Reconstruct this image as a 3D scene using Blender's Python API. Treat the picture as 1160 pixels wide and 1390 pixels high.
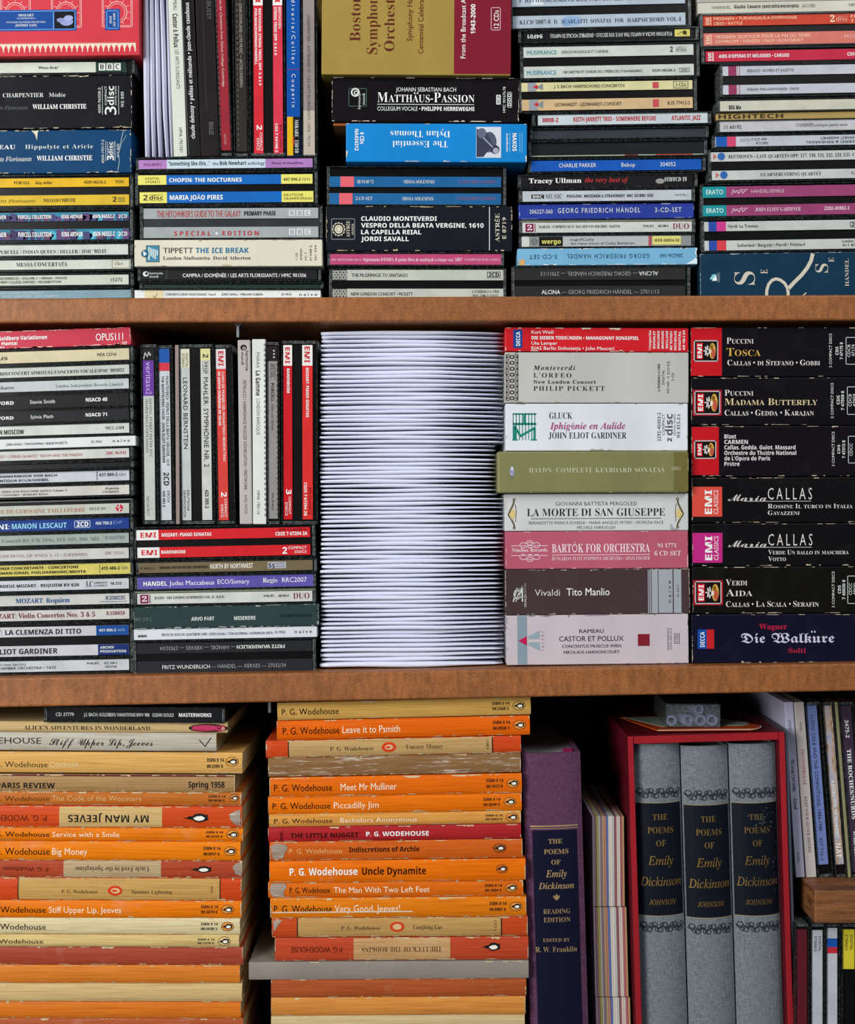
import bpy, bmesh, math, random
from mathutils import Vector
for o in list(bpy.data.objects):
    bpy.data.objects.remove(o)
scene = bpy.context.scene
COL = scene.collection
rng = random.Random(7)

# ------------------------------------------------------------------ camera, world, lights, exposure
S = 0.00051                 # metres per photograph pixel on the plane of the spines
D = 0.90                    # camera distance from that plane
CX, CY = 580.0, 690.0       # where the lens axis meets the photograph
cam = bpy.data.cameras.new('camera')
cam.sensor_fit = 'HORIZONTAL'
cam.sensor_width = 36.0
cam.lens = 36.0 * D / (1160 * S)
cam.shift_y = (CY - 695.0) / 1160.0
cam.clip_start = 0.02
camo = bpy.data.objects.new('camera', cam)
camo.location = (0, -D, 0)
camo.rotation_euler = (math.pi / 2, 0, 0)
COL.objects.link(camo)
scene.camera = camo

world = bpy.data.worlds.new('world')
scene.world = world
world.use_nodes = True
wb = world.node_tree.nodes['Background']
wb.inputs[0].default_value = (0.80, 0.88, 1.0, 1)
wb.inputs[1].default_value = 0.10

def area(name, loc, target, sx, sy, power, col):
    l = bpy.data.lights.new(name, 'AREA')
    l.shape = 'RECTANGLE'; l.size = sx; l.size_y = sy; l.energy = power; l.color = col
    o = bpy.data.objects.new(name, l)
    o.location = loc
    o.rotation_euler = (Vector(target) - Vector(loc)).to_track_quat('-Z', 'Y').to_euler()
    COL.objects.link(o)
    return o
area('window_daylight', (-1.35, -1.6, 0.40), (-0.05, 0, 0.0), 0.9, 1.2, 50, (1.0, 0.985, 0.955))
area('second_window_daylight', (0.75, -1.2, 1.25), (0.1, 0, 0.15), 0.8, 0.8, 14, (0.97, 0.985, 1.0))  # added fill lamp brightening the upper right; no window known there

scene.view_settings.view_transform = 'Standard'
scene.view_settings.look = 'None'
scene.view_settings.gamma = 1.0
scene.view_settings.use_curve_mapping = False
scene.view_settings.exposure = 0.0

# ------------------------------------------------------------------ materials
def lin(h):
    h = h.lstrip('#')
    out = []
    for i in (0, 2, 4):
        c = int(h[i:i + 2], 16) / 255
        out.append(c / 12.92 if c <= 0.04045 else ((c + 0.055) / 1.055) ** 2.4)
    return (*out, 1.0)
INK = {'k': '#1b1a1c', 'w': '#e6e8e6', 'g': '#5a5f60', 'r': '#c4202b', 's': '#d0d6d2', 'b': '#164f96', 'y': '#dccf5e', 'o': '#e0701c', 'c': '#d9b878'}
MATS = {}
def base(key):
    m = bpy.data.materials.new(key)
    m.use_nodes = True
    return m, m.node_tree.nodes, m.node_tree.links, m.node_tree.nodes['Principled BSDF']
def noise(N, L, scale=(1, 1, 1), size=5.0, detail=3.0, rough=0.6, rand=True):
    tc = N.new('ShaderNodeTexCoord'); mp = N.new('ShaderNodeMapping'); nz = N.new('ShaderNodeTexNoise')
    mp.inputs['Scale'].default_value = scale
    L.new(tc.outputs['Object'], mp.inputs['Vector'])
    nz.inputs['Scale'].default_value = size; nz.inputs['Detail'].default_value = detail; nz.inputs['Roughness'].default_value = rough
    if rand:
        oi = N.new('ShaderNodeObjectInfo'); mu = N.new('ShaderNodeMath'); mu.operation = 'MULTIPLY'; mu.inputs[1].default_value = 37.0
        L.new(oi.outputs['Random'], mu.inputs[0])
        cb = N.new('ShaderNodeCombineXYZ'); L.new(mu.outputs[0], cb.inputs[0]); L.new(mu.outputs[0], cb.inputs[2])
        L.new(cb.outputs[0], mp.inputs['Location'])
    L.new(mp.outputs[0], nz.inputs['Vector'])
    return nz
def ramp(N, L, src, stops):
    r = N.new('ShaderNodeValToRGB')
    e = r.color_ramp.elements
    e[0].position, e[0].color = stops[0]
    e[1].position, e[1].color = stops[-1]
    for p, c in stops[1:-1]:
        x = e.new(p); x.color = c
    L.new(src, r.inputs[0])
    return r
def mixc(N, L, fac, a, b):
    m = N.new('ShaderNodeMix'); m.data_type = 'RGBA'
    if isinstance(fac, float): m.inputs[0].default_value = fac
    else: L.new(fac, m.inputs[0])
    for k, v in ((6, a), (7, b)):
        if isinstance(v, tuple): m.inputs[k].default_value = v
        else: L.new(v, m.inputs[k])
    return m.outputs[2]
def bump(N, L, p, src, strength, dist=0.0004):
    b = N.new('ShaderNodeBump'); b.inputs['Strength'].default_value = strength; b.inputs['Distance'].default_value = dist
    L.new(src, b.inputs['Height']); L.new(b.outputs[0], p.inputs['Normal'])
W4, K4 = (1, 1, 1, 1), (0, 0, 0, 1)
def mat(col, kind='ink'):
    col = INK.get(col, col)
    key = kind + col
    if key in MATS: return MATS[key]
    m, N, L, p = base(kind + '_' + col.strip('#'))
    c = lin(col)
    p.inputs['Base Color'].default_value = c
    p.inputs['Roughness'].default_value = 0.5
    p.inputs['Specular IOR Level'].default_value = 0.10
    if kind == 'ink':
        p.inputs['Roughness'].default_value = 0.42
    elif kind == 'gold':
        p.inputs['Metallic'].default_value = 0.55; p.inputs['Roughness'].default_value = 0.38
    elif kind == 'insert':          # printed paper under a thin clear plastic wall
        if max(c[:3]) < 0.06: p.inputs['Specular IOR Level'].default_value = 0.10
        n = noise(N, L, (1, 1, 1), 60, 3)
        dk = tuple(x * 0.86 for x in c[:3]) + (1,)
        L.new(mixc(N, L, ramp(N, L, n.outputs[0], [(0.35, W4), (0.62, K4)]).outputs[0], c, dk), p.inputs['Base Color'])
        p.inputs['Roughness'].default_value = 0.5
        p.inputs['Coat Weight'].default_value = 0.08; p.inputs['Coat Roughness'].default_value = 0.18
    elif kind == 'marble':
        n = noise(N, L, (60, 1, 14), 5, 5, 0.6)
        L.new(ramp(N, L, n.outputs[0], [(0.30, lin('#6c7cab')), (0.42, lin('#a9a6b4')), (0.52, c), (0.60, lin('#8a6a58')), (0.72, lin('#cfc4b4'))]).outputs[0], p.inputs['Base Color'])
    elif kind == 'card':            # printed carton, a little rubbed
        n = noise(N, L, (1, 1, 1), 45, 6, 0.7)
        pale = tuple(x * 1.06 + 0.012 for x in c[:3]) + (1,)
        f = ramp(N, L, n.outputs[0], [(0.52, K4), (0.80, (0.5, 0.5, 0.5, 1))])
        n2 = noise(N, L, (3, 1, 1), 9, 2)
        dk = tuple(x * 0.88 for x in c[:3]) + (1,)
        a = mixc(N, L, ramp(N, L, n2.outputs[0], [(0.35, W4), (0.65, K4)]).outputs[0], c, dk)
        L.new(mixc(N, L, f.outputs[0], a, pale), p.inputs['Base Color'])
        p.inputs['Roughness'].default_value = 0.36
        if max(c[:3]) < 0.2: p.inputs['Specular IOR Level'].default_value = 0.06
        bump(N, L, p, n.outputs[0], 0.12)
    elif kind == 'pbk':             # creased paperback cover
        n = noise(N, L, (3, 14, 160), 7, 5, 0.65)
        n2 = noise(N, L, (1, 1, 1), 26, 5, 0.7)
        n3 = noise(N, L, (14, 60, 420), 5, 3, 0.6)
        pale = tuple(x * 0.62 + 0.26 * y for x, y in zip(c[:3], (1, .93, .80))) + (1,)
        dk = (c[0] * 0.72, c[1] * 0.60, c[2] * 0.5, 1)
        a = mixc(N, L, ramp(N, L, n.outputs[0], [(0.36, (.85, .85, .85, 1)), (0.56, K4)]).outputs[0], c, dk)
        b = mixc(N, L, ramp(N, L, n2.outputs[0], [(0.60, K4), (0.90, (.7, .7, .7, 1))]).outputs[0], a, pale)
        L.new(mixc(N, L, ramp(N, L, n3.outputs[0], [(0.66, K4), (0.74, (.75, .75, .75, 1))]).outputs[0], b, pale), p.inputs['Base Color'])
        p.inputs['Roughness'].default_value = 0.42
        bump(N, L, p, n.outputs[0], 0.35)
    elif kind == 'rough':           # paper torn off, flaking
        n = noise(N, L, (2.2, 8, 30), 14, 8, 0.75)
        n2 = noise(N, L, (1, 1, 6), 40, 4)
        L.new(mixc(N, L, ramp(N, L, n.outputs[0], [(0.54, K4), (0.64, W4)]).outputs[0], mixc(N, L, n2.outputs[0], c, lin('#6b4a2c')), lin('#cfc6bb')), p.inputs['Base Color'])
        p.inputs['Roughness'].default_value = 0.9
        bump(N, L, p, n.outputs[0], 0.8)
    elif kind == 'cloth':
        n = noise(N, L, (60, 60, 700), 4, 2); n2 = noise(N, L, (700, 60, 60), 4, 2)
        ad = N.new('ShaderNodeMath'); L.new(n.outputs[0], ad.inputs[0]); L.new(n2.outputs[0], ad.inputs[1])
        f = ramp(N, L, ad.outputs[0], [(0.80, tuple(x * 0.62 for x in c[:3]) + (1,)), (1.0, tuple(min(1, x * 1.22) for x in c[:3]) + (1,))])
        mr = N.new('ShaderNodeMapRange'); mr.inputs[1].default_value = 0.6; mr.inputs[2].default_value = 1.4
        L.new(ad.outputs[0], mr.inputs[0]); L.new(mr.outputs[0], f.inputs[0])
        e = f.color_ramp.elements; e[0].position = 0.25; e[1].position = 0.75
        L.new(f.outputs[0], p.inputs['Base Color'])
        p.inputs['Roughness'].default_value = 0.8
        bump(N, L, p, ad.outputs[0], 0.35, 0.0003)
    elif kind == 'pages':
        n = noise(N, L, (2, 2, 900), 3, 3)
        L.new(mixc(N, L, n.outputs[0], c, tuple(x * 0.45 for x in c[:3]) + (1,)), p.inputs['Base Color'])
        p.inputs['Roughness'].default_value = 0.9
        bump(N, L, p, n.outputs[0], 0.6)
    elif kind == 'vpages':
        n = noise(N, L, (900, 2, 2), 3, 3)
        L.new(mixc(N, L, n.outputs[0], c, tuple(x * 0.5 for x in c[:3]) + (1,)), p.inputs['Base Color'])
        p.inputs['Roughness'].default_value = 0.9
        bump(N, L, p, n.outputs[0], 0.6)
    elif kind == 'paper':
        n = noise(N, L, (1, 1, 1), 30, 3)
        L.new(mixc(N, L, n.outputs[0], c, tuple(x * 0.94 for x in c[:3]) + (1,)), p.inputs['Base Color'])
        p.inputs['Roughness'].default_value = 0.75; p.inputs['Specular IOR Level'].default_value = 0.2
    elif kind == 'plastic':
        n = noise(N, L, (1, 1, 1), 50, 4)
        p.inputs['Roughness'].default_value = 0.3; p.inputs['Specular IOR Level'].default_value = 0.12
        L.new(mixc(N, L, n.outputs[0], c, tuple(x * 1.8 + 0.003 for x in c[:3]) + (1,)), p.inputs['Base Color'])
    elif kind == 'metal':
        p.inputs['Metallic'].default_value = 0.9; p.inputs['Roughness'].default_value = 0.35
    elif kind in ('clear', 'film', 'lug'):           # clear polystyrene: see-through with a gloss and faint scratches
        N.remove(p)
        tr = N.new('ShaderNodeBsdfTransparent'); tr.inputs[0].default_value = c
        gl = N.new('ShaderNodeBsdfGlossy'); gl.inputs['Roughness'].default_value = 0.12; gl.inputs[0].default_value = (0.9, 0.95, 0.95, 1)
        df = N.new('ShaderNodeBsdfDiffuse'); df.inputs[0].default_value = (0.45, 0.50, 0.50, 1) if kind != 'film' else (0.80, 0.83, 0.88, 1)
        fr = N.new('ShaderNodeFresnel'); fr.inputs[0].default_value = 1.5
        n = noise(N, L, (60, 60, 60), 8, 4)
        ms = N.new('ShaderNodeMixShader'); ms2 = N.new('ShaderNodeMixShader')
        L.new(ramp(N, L, n.outputs[0], [(0.45, (0.01, 0.01, 0.01, 1)), (0.75, (0.10, 0.10, 0.10, 1))] if kind == 'clear' else [(0.38, (0.06, 0.06, 0.06, 1)), (0.70, (0.34, 0.34, 0.34, 1))] if kind == 'lug' else [(0.42, (0.05, 0.05, 0.05, 1)), (0.66, (0.15, 0.15, 0.15, 1))]).outputs[0], ms2.inputs[0])
        L.new(tr.outputs[0], ms2.inputs[1]); L.new(df.outputs[0], ms2.inputs[2])
        L.new(fr.outputs[0], ms.inputs[0]); L.new(ms2.outputs[0], ms.inputs[1]); L.new(gl.outputs[0], ms.inputs[2])
        L.new(ms.outputs[0], N['Material Output'].inputs[0])
    MATS[key] = m
    return m
def wood(key, light, dark, scale):
    m, N, L, p = base(key)
    n = noise(N, L, scale, 6, 6, 0.62, False)
    n2 = noise(N, L, (2, 8, 8), 3, 3, 0.5, False)
    n3 = noise(N, L, (90, 40, 260), 6, 2, 0.5, False)
    a = ramp(N, L, n.outputs[0], [(0.30, lin(dark)), (0.55, lin(light)), (0.78, tuple(min(1, x * 1.28) for x in lin(light)[:3]) + (1,))])
    b = mixc(N, L, ramp(N, L, n2.outputs[0], [(0.4, K4), (0.7, (.6, .6, .6, 1))]).outputs[0], a.outputs[0], lin(dark))
    L.new(mixc(N, L, ramp(N, L, n3.outputs[0], [(0.36, (.35, .35, .35, 1)), (0.50, K4)]).outputs[0], b, lin('#4a2a16')), p.inputs['Base Color'])
    p.inputs['Roughness'].default_value = 0.48
    p.inputs['Specular IOR Level'].default_value = 0.3
    bump(N, L, p, n3.outputs[0], 0.25, 0.0004)
    return m
M_EDGE = wood('shelf_wood', '#9a6034', '#7c4c28', (45, 60, 14))
M_PLANK = wood('plank_wood', '#8a5a36', '#4e2e1a', (4, 10, 60))
M_BACK = wood('back_wood', '#3c2417', '#24140c', (4, 4, 30))
M_CLEAR = mat('#cfd8d8', 'clear')
M_EDGEP = mat('#aebcba', 'lug')
M_TRAY = mat('#080708', 'plastic')

# ------------------------------------------------------------------ mesh helpers
def wx(px): return (px - CX) * S
def wz(py): return (CY - py) * S
def mk(name, verts, faces, mats, parent=None, midx=None, smooth=False):
    me = bpy.data.meshes.new(name)
    me.from_pydata(verts, [], faces)
    for m in (mats if isinstance(mats, (list, tuple)) else [mats]): me.materials.append(m)
    if midx: me.polygons.foreach_set('material_index', midx)
    if smooth: me.polygons.foreach_set('use_smooth', [True] * len(me.polygons))
    me.update()
    o = bpy.data.objects.new(name, me)
    COL.objects.link(o)
    if parent: o.parent = parent
    return o
BF = [(0, 1, 2, 3), (7, 6, 5, 4), (0, 4, 5, 1), (1, 5, 6, 2), (2, 6, 7, 3), (3, 7, 4, 0)]
def bx(x0, x1, y0, y1, z0, z1):
    return [(x0, y0, z0), (x0, y1, z0), (x1, y1, z0), (x1, y0, z0), (x0, y0, z1), (x0, y1, z1), (x1, y1, z1), (x1, y0, z1)]
def boxes(name, bs, m, parent=None, bevel=0, seg=2):
    bm = bmesh.new()
    for b in bs:
        vs = [bm.verts.new(v) for v in bx(*b)]
        for f in BF: bm.faces.new([vs[i] for i in f])
    if bevel: bmesh.ops.bevel(bm, geom=bm.edges[:], offset=bevel, segments=seg, profile=0.5, affect='EDGES')
    bmesh.ops.recalc_face_normals(bm, faces=bm.faces[:])
    me = bpy.data.meshes.new(name); bm.to_mesh(me); bm.free()
    me.materials.append(m)
    o = bpy.data.objects.new(name, me); COL.objects.link(o)
    if parent: o.parent = parent
    return o
def root(name, label, cat, loc, roty=0, group=None, rotz=0):
    o = bpy.data.objects.new(name, None); COL.objects.link(o)
    o.empty_display_size = 0.01
    o.location = loc; o.rotation_euler = (0, roty, rotz)
    tag(o, label, cat, group)
    return o
def tag(o, label, cat, group=None):
    o['label'] = label; o['category'] = cat
    if group: o['group'] = group

# ------------------------------------------------------------------ lettering
SPEC = {'h': '\u210e'}
FB = {'N': 0x1d400, 'n': 0x1d400, 'i': 0x1d434, 'I': 0x1d468, 'c': 0x1d4d0, 'f': 0x1d56c, 'x': 0x1d5d4, 'b': 0x1d5d4}
OFF = {'s': 0, 'b': 0.0, 'x': 0.006, 'l': -0.008, 'N': 0.0, 'n': -0.010, 'i': 0.004, 'I': 0, 'c': -0.004, 'f': 0}
def conv(s, font):
    b = FB.get(font)
    if not b: return s
    o = ''
    for ch in s:
        if font == 'i' and ch == 'h': o += '\u210e'
        elif 'A' <= ch <= 'Z': o += chr(b + ord(ch) - 65)
        elif 'a' <= ch <= 'z': o += chr(b + 26 + ord(ch) - 97)
        elif '0' <= ch <= '9' and font in 'xb': o += chr(0x1d7ec + ord(ch) - 48)
        elif '0' <= ch <= '9' and font in 'NnI': o += chr(0x1d7ce + ord(ch) - 48)
        else: o += ch
    return o
TXT = {}
def raw(s, font, sp=1.0):
    k = (s, font, sp)
    if k in TXT: return TXT[k]
    c = bpy.data.curves.new('t', 'FONT'); c.body = conv(s, font); c.size = 1; c.resolution_u = 2; c.offset = OFF[font]; c.space_character = sp
    o = bpy.data.objects.new('t', c)
    me = bpy.data.meshes.new_from_object(o)
    r = ([(v.co.x, v.co.y) for v in me.vertices], [tuple(p.vertices) for p in me.polygons])
    bpy.data.objects.remove(o); bpy.data.curves.remove(c); bpy.data.meshes.remove(me)
    TXT[k] = r
    return r
CAP = {}
def cap(font):
    if font not in CAP: CAP[font] = max(v[1] for v in raw('H', font)[0])
    return CAP[font]
def shaped(s, font, sp=1.0):
    """2-D outline of a line of text; a trailing C in font makes small capitals"""
    if not font.endswith('C'): return raw(s, font, sp)
    font = font[0]; V = []; F = []; x = 0
    runs = []
    for ch in s:
        k = 'sp' if ch == ' ' else ('lo' if ch.islower() else 'up')
        if runs and runs[-1][0] == k: runs[-1][1] += ch
        else: runs.append([k, ch])
    for k, r in runs:
        if k == 'sp': x += 0.26; continue
        v, f = raw(r.upper(), font, sp)
        sc = 0.76 if k == 'lo' else 1.0
        mn = min(a for a, b in v); n = len(V)
        V += [((a - mn) * sc + x, b * sc) for a, b in v]; F += [tuple(i + n for i in q) for q in f]
        x = max(a for a, b in V) + 0.06
    return V, F

PRINTS = []
class Print:
    """flat printing on one surface: everything given in photograph pixels of that item"""
    def __init__(s, item, parent, x0, x1, y0, y1, yf, name='lettering', surf=None):
        s.it, s.parent, s.x0, s.x1, s.y0, s.y1, s.yf, s.name, s.surf = item, parent, x0, x1, y0, y1, yf, name, surf
        s.V, s.F, s.M, s.mats = [], [], [], []
        PRINTS.append(s)
    def fx(s, v): return s.x0 + v * (s.x1 - s.x0) if abs(v) <= 1.3 else v
    def fy(s, v): return s.y0 + v * (s.y1 - s.y0) if abs(v) <= 1.3 else v
    def add(s, pts, faces, col, L, kind='ink'):
        m = mat(col, kind)
        if m not in s.mats: s.mats.append(m)
        k = s.mats.index(m); n = len(s.V)
        it = s.it
        for u, v in pts:
            X = (u - it.xc) * S; Z = (it.yb - v) * S
            y = s.yf if s.surf is None else s.surf(X, Z)
            s.V.append((X, y - 0.00007 - 0.00005 * L, Z))
        s.F += [tuple(i + n for i in f) for f in faces]; s.M += [k] * len(faces)
    def rect(s, u0, u1, v0, v1, col, L=1, kind='ink'):
        u0, u1, v0, v1 = s.fx(u0), s.fx(u1), s.fy(v0), s.fy(v1)
        if s.name == 'lettering' and abs((u1 - u0) * (v1 - v0)) > 90:
            q = Print(s.it, s.parent, s.x0, s.x1, s.y0, s.y1, s.yf, 'colour_block', s.surf)
            q.rect(u0, u1, v0, v1, col, L, kind); return
        if s.surf is None: s.add([(u0, v0), (u1, v0), (u1, v1), (u0, v1)], [(0, 3, 2, 1)], col, L, kind)
        else:
            n = 10; P = []; F = []
            ver = s.it.vert
            for i in range(n + 1):
                t = i / n
                if ver: P += [(u0 + (u1 - u0) * t, v0), (u0 + (u1 - u0) * t, v1)]
                else: P += [(u0, v0 + (v1 - v0) * t), (u1, v0 + (v1 - v0) * t)]
                if i: F.append((2 * i - 2, 2 * i, 2 * i + 1, 2 * i - 1) if not ver else (2 * i - 2, 2 * i - 1, 2 * i + 1, 2 * i))
            s.add(P, F, col, L, kind)
    def frame(s, u0, u1, v0, v1, w, col, L=2):
        u0, u1, v0, v1 = s.fx(u0), s.fx(u1), s.fy(v0), s.fy(v1)
        for r in ((u0, u1, v0, v0 + w), (u0, u1, v1 - w, v1), (u0, u0 + w, v0, v1), (u1 - w, u1, v0, v1)): s.rect(*r, col, L)
    def poly(s, pts, col, L=2, kind='ink'):
        if s.surf is not None:      # follow a rounded spine: cut the shape into strips across the curve
            ax = 0 if s.it.vert else 1
            lo, hi = min(p[ax] for p in pts), max(p[ax] for p in pts)
            a, b = (s.x0, s.x1) if ax == 0 else (s.y0, s.y1)
            n = 10; cuts = [a + (b - a) * i / n for i in range(n + 1)]
            if hi - lo > 2:
                for c, d in zip(cuts, cuts[1:]):
                    if d <= lo or c >= hi: continue
                    q = pts
                    for lim, sg in ((c, 1), (d, -1)):
                        o = []
                        for i in range(len(q)):
                            p1, p2 = q[i - 1], q[i]
                            i1, i2 = (p1[ax] - lim) * sg >= 0, (p2[ax] - lim) * sg >= 0
                            if i1 != i2:
                                t = (lim - p1[ax]) / (p2[ax] - p1[ax]); o.append((p1[0] + (p2[0] - p1[0]) * t, p1[1] + (p2[1] - p1[1]) * t))
                            if i2: o.append(p2)
                        q = o
                        if len(q) < 3: break
                    if len(q) >= 3: s.add(q, [tuple(range(len(q)))], col, L, kind)
                return
        s.add(pts, [tuple(range(len(pts)))], col, L, kind)
    def ell(s, cu, cv, ru, rv, col, L=2, n=18, a0=0, a1=360):
        s.poly([(cu + ru * math.cos(math.radians(a0 + (a1 - a0) * i / n)), cv + rv * math.sin(math.radians(a0 + (a1 - a0) * i / n))) for i in range(n + (0 if a1 - a0 == 360 else 1))], col, L)
    def ring(s, cu, cv, ru, rv, w, col, L=2, n=22):
        P = []; F = []
        for i in range(n):
            a = 2 * math.pi * i / n
            P += [(cu + ru * math.cos(a), cv + rv * math.sin(a)), (cu + (ru - w) * math.cos(a), cv + (rv - w) * math.sin(a))]
            j = (i + 1) % n
            F.append((2 * i, 2 * j, 2 * j + 1, 2 * i + 1))
        s.add(P, F, col, L)
    def line(s, pts, w, col, L=2, kind='ink'):
        if w > 2.8:
            for a, b in pts[1:-1]: s.ell(a, b, w / 2, w / 2, col, L + 1, 12)
        for (a, b), (c, d) in zip(pts, pts[1:]):
            l = math.hypot(c - a, d - b) or 1
            nx, ny = -(d - b) / l * w / 2, (c - a) / l * w / 2
            s.add([(a + nx, b + ny), (c + nx, d + ny), (c - nx, d - ny), (a - nx, b - ny)], [(0, 1, 2, 3)], col, L, kind)
    def text(s, t, u0, u1, v0, v1, col, font='s', rot=0, L=3, sp=1.0, kind='ink'):
        u0, u1, v0, v1 = s.fx(u0), s.fx(u1), s.fy(v0), s.fy(v1)
        V, F = shaped(t, font, sp)
        if not V: return
        mn = min(a for a, b in V); mx = max(a for a, b in V)
        h = cap(font[0]); w = max(mx - mn, 1e-4)
        P = []
        for a, b in V:
            a = (a - mn) / w; b = b / h
            if rot == 0: P.append((u0 + a * (u1 - u0), v1 - b * (v1 - v0)))
            elif rot == 1: P.append((u0 + b * (u1 - u0), v0 + a * (v1 - v0)))
            elif rot == -1: P.append((u1 - b * (u1 - u0), v1 - a * (v1 - v0)))
            else: P.append((u1 - a * (u1 - u0), v0 + b * (v1 - v0)))
        s.add(P, F, col, L, kind)
    def flush(s):
        if s.V:
            mk(s.name, s.V, s.F, s.mats, s.parent, s.M)

# ------------------------------------------------------------------ items
class Stack:
    pass
ST = Stack()
def stack(xr, sa, sb, ya, yb, group, d=0.0):
    ST.xr, ST.sa, ST.sb, ST.ya, ST.yb, ST.group, ST.d = xr, sa, sb, ya, yb, group, d
class Item:
    vert = False
    def place(s, name, label, cat, x0, x1, y0, y1, d=None, lean=None, group=None, slope=None):
        s.x0, s.x1, s.y0, s.y1 = x0, x1, y0, y1
        s.xc = (x0 + x1) / 2; s.yb = y1
        s.W = (x1 - x0) * S; s.H = (y1 - y0) * S
        s.yf = 0.0
        yy = (ST.d + rng.uniform(-0.0012, 0.0012)) if d is None else d
        if lean is None:
            t = (y1 - ST.ya) / max(1, ST.yb - ST.ya)
            sl = ST.sa + (ST.sb - ST.sa) * min(1, max(0, t)) if slope is None else slope
            loc = (wx(s.xc), yy, wz(y1 + sl * (s.xc - ST.xr)))
            ry = math.atan(sl)
        else:
            loc = (wx(s.xc), yy, wz(y1)); ry = math.atan(lean)
        s.root = root(name, label, cat, loc, ry, group or ST.group)
        s.p = None
        return s
    # printing, chained
    def T(s, t, x0, x1, col='k', f0=.24, f1=.76, font='s', rot=0, sp=1.0, kind='ink', L=3):
        s.p.text(t, x0, x1, f0, f1, col, font, rot, L, sp, kind); return s
    def R(s, x0, x1, col, f0=0.0, f1=1.0, L=1, kind='ink'):
        s.p.rect(x0, x1, f0, f1, col, L, kind); return s
    def FR(s, x0, x1, f0, f1, w, col, L=2):
        s.p.frame(x0, x1, f0, f1, w, col, L); return s
    def CD(s, x0, x1, f0, f1, col, rot=0):
        if rot == 0:
            s.T('COMPACT', x0, x1, col, f0, f0 + (f1 - f0) * .2); s.T('disc', x0, x1, col, f0 + (f1 - f0) * .22, f0 + (f1 - f0) * .78, 'b')
            s.T('DIGITAL AUDIO', x0, x1, col, f0 + (f1 - f0) * .85, f1)
        else:
            w = x1 - x0
            s.T('COMPACT', x0, x0 + w * .18, col, f0, f1, 's', -1); s.T('disc', x0 + w * .25, x0 + w * .78, col, f0, f1, 'b', -1)
            s.T('DIGITAL AUDIO', x0 + w * .86, x1, col, f0, f1, 's', -1)
        return s
    def PG(s, cx, f, w, h, oval='#d9842a', flip=1):
        """oval publisher's mark: a bird lying on its side"""
        cy = s.p.fy(f); p = Print(s, s.face, s.x0, s.x1, s.y0, s.y1, 0.0, 'publisher_mark', s.surf)
        if oval:
            p.ell(cx, cy, w / 2, h / 2, oval, 1); p.ring(cx, cy, w / 2, h / 2, max(.7, w * .035), 'k', 2)
        q = lambda a, b: (cx + a * w * .5 * flip, cy + b * h * .5)
        body = [(-.75, .02), (-.5, -.25), (-.3, -.22), (-.1, -.55), (.3, -.62), (.62, -.40), (.78, -.5), (.72, -.1), (.8, .25), (.5, .45), (.15, .62), (-.12, .5), (-.3, .25), (-.55, .22)]
        p.poly([q(*b) for b in body][::(-1 if flip > 0 else 1)], 'k', 3)
        belly = [(-.24, .04), (0, -.22), (.34, -.26), (.56, -.02), (.46, .26), (.15, .40), (-.08, .30)]
        p.poly([q(*b) for b in belly][::(-1 if flip > 0 else 1)], '#e8e4da', 4)
        p.poly([q(-.75, .02), q(-.98, .12), q(-.7, .14)][::(-1 if flip > 0 else 1)], 'k', 3)
        return s
    def EMI(s, x0, x1, f0, f1, angel=True, k='#c91523'):
        p = s.p; a, b, c, d = p.fx(x0), p.fx(x1), p.fy(f0), p.fy(f1)
        p = Print(s, s.face, s.x0, s.x1, s.y0, s.y1, 0.0, 'record_emblem', s.surf)
        p.rect(a, b, c, d, '#15100f', 2); p.frame(a - 1, b + 1, c - 1, d + 1, 1.4, '#b9b6b4', 3)
        m = a + (b - a) * .36
        p.rect(a + 2.5, m, c + 2.5, d - 2.5, k, 4); p.text('EMI', a + 4, m - 1.5, c + 4, d - 4, 'w', 'x', -1, 6)
        h = d - c; cx = m + (b - m) * .66; cy = (c + d) / 2
        p.ell(cx, cy, (b - m) * .22, h * .40, '#c9a24a', 4); p.ell(cx + 1, cy + h * .12, (b - m) * .15, h * .24, '#b5553f', 5); p.ell(cx - 1, cy - h * .2, (b - m) * .10, h * .12, '#7d5a1c', 5)
        for t in range(7):
            an = math.radians(110 + t * 24); r = (b - m) * (.34 if t % 2 else .24)
            p.line([(cx - (b - m) * .28, cy + 1), (cx - (b - m) * .28 + math.cos(an) * r, cy + math.sin(an) * h * .28)], 1.5, '#d8d4d2', 6)
        p.ell(cx - (b - m) * .22, cy + 1, (b - m) * .14, h * .11, '#e0d4cc', 6)
        return s
    def wear(s, amt, col='#cfc7b6', edges='tblr', inset=0.4):
        p = Print(s, s.face, s.x0, s.x1, s.y0, s.y1, s.yf, 'worn_edge', s.surf)
        for e in edges:
            ln = (s.x1 - s.x0) if e in 'tb' else (s.y1 - s.y0)
            for _ in range(int(ln * amt / (6 if e in 'tb' else 3))):
                c = rng.uniform(0, ln); l = rng.choice((2, 3, 4, 6, 10)) * rng.uniform(.5, 1.3); dp = rng.uniform(.4, 1.5) * (1 if rng.random() < .85 else 2)
                a, b = max(0.5, c - l), min(ln - 0.5, c + l)
                n = 4; pts = [(a, 0)] + [(a + (b - a) * (i + .5) / n, dp * rng.uniform(.4, 1)) for i in range(n)] + [(b, 0)]
                out = []
                for t, k in pts:
                    k += inset
                    out.append({'t': (s.x0 + t, s.y0 + k), 'b': (s.x0 + t, s.y1 - k), 'l': (s.x0 + k, s.y0 + t), 'r': (s.x1 - k, s.y0 + t)}[e])
                p.poly(out, col, 4)
        return s
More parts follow.
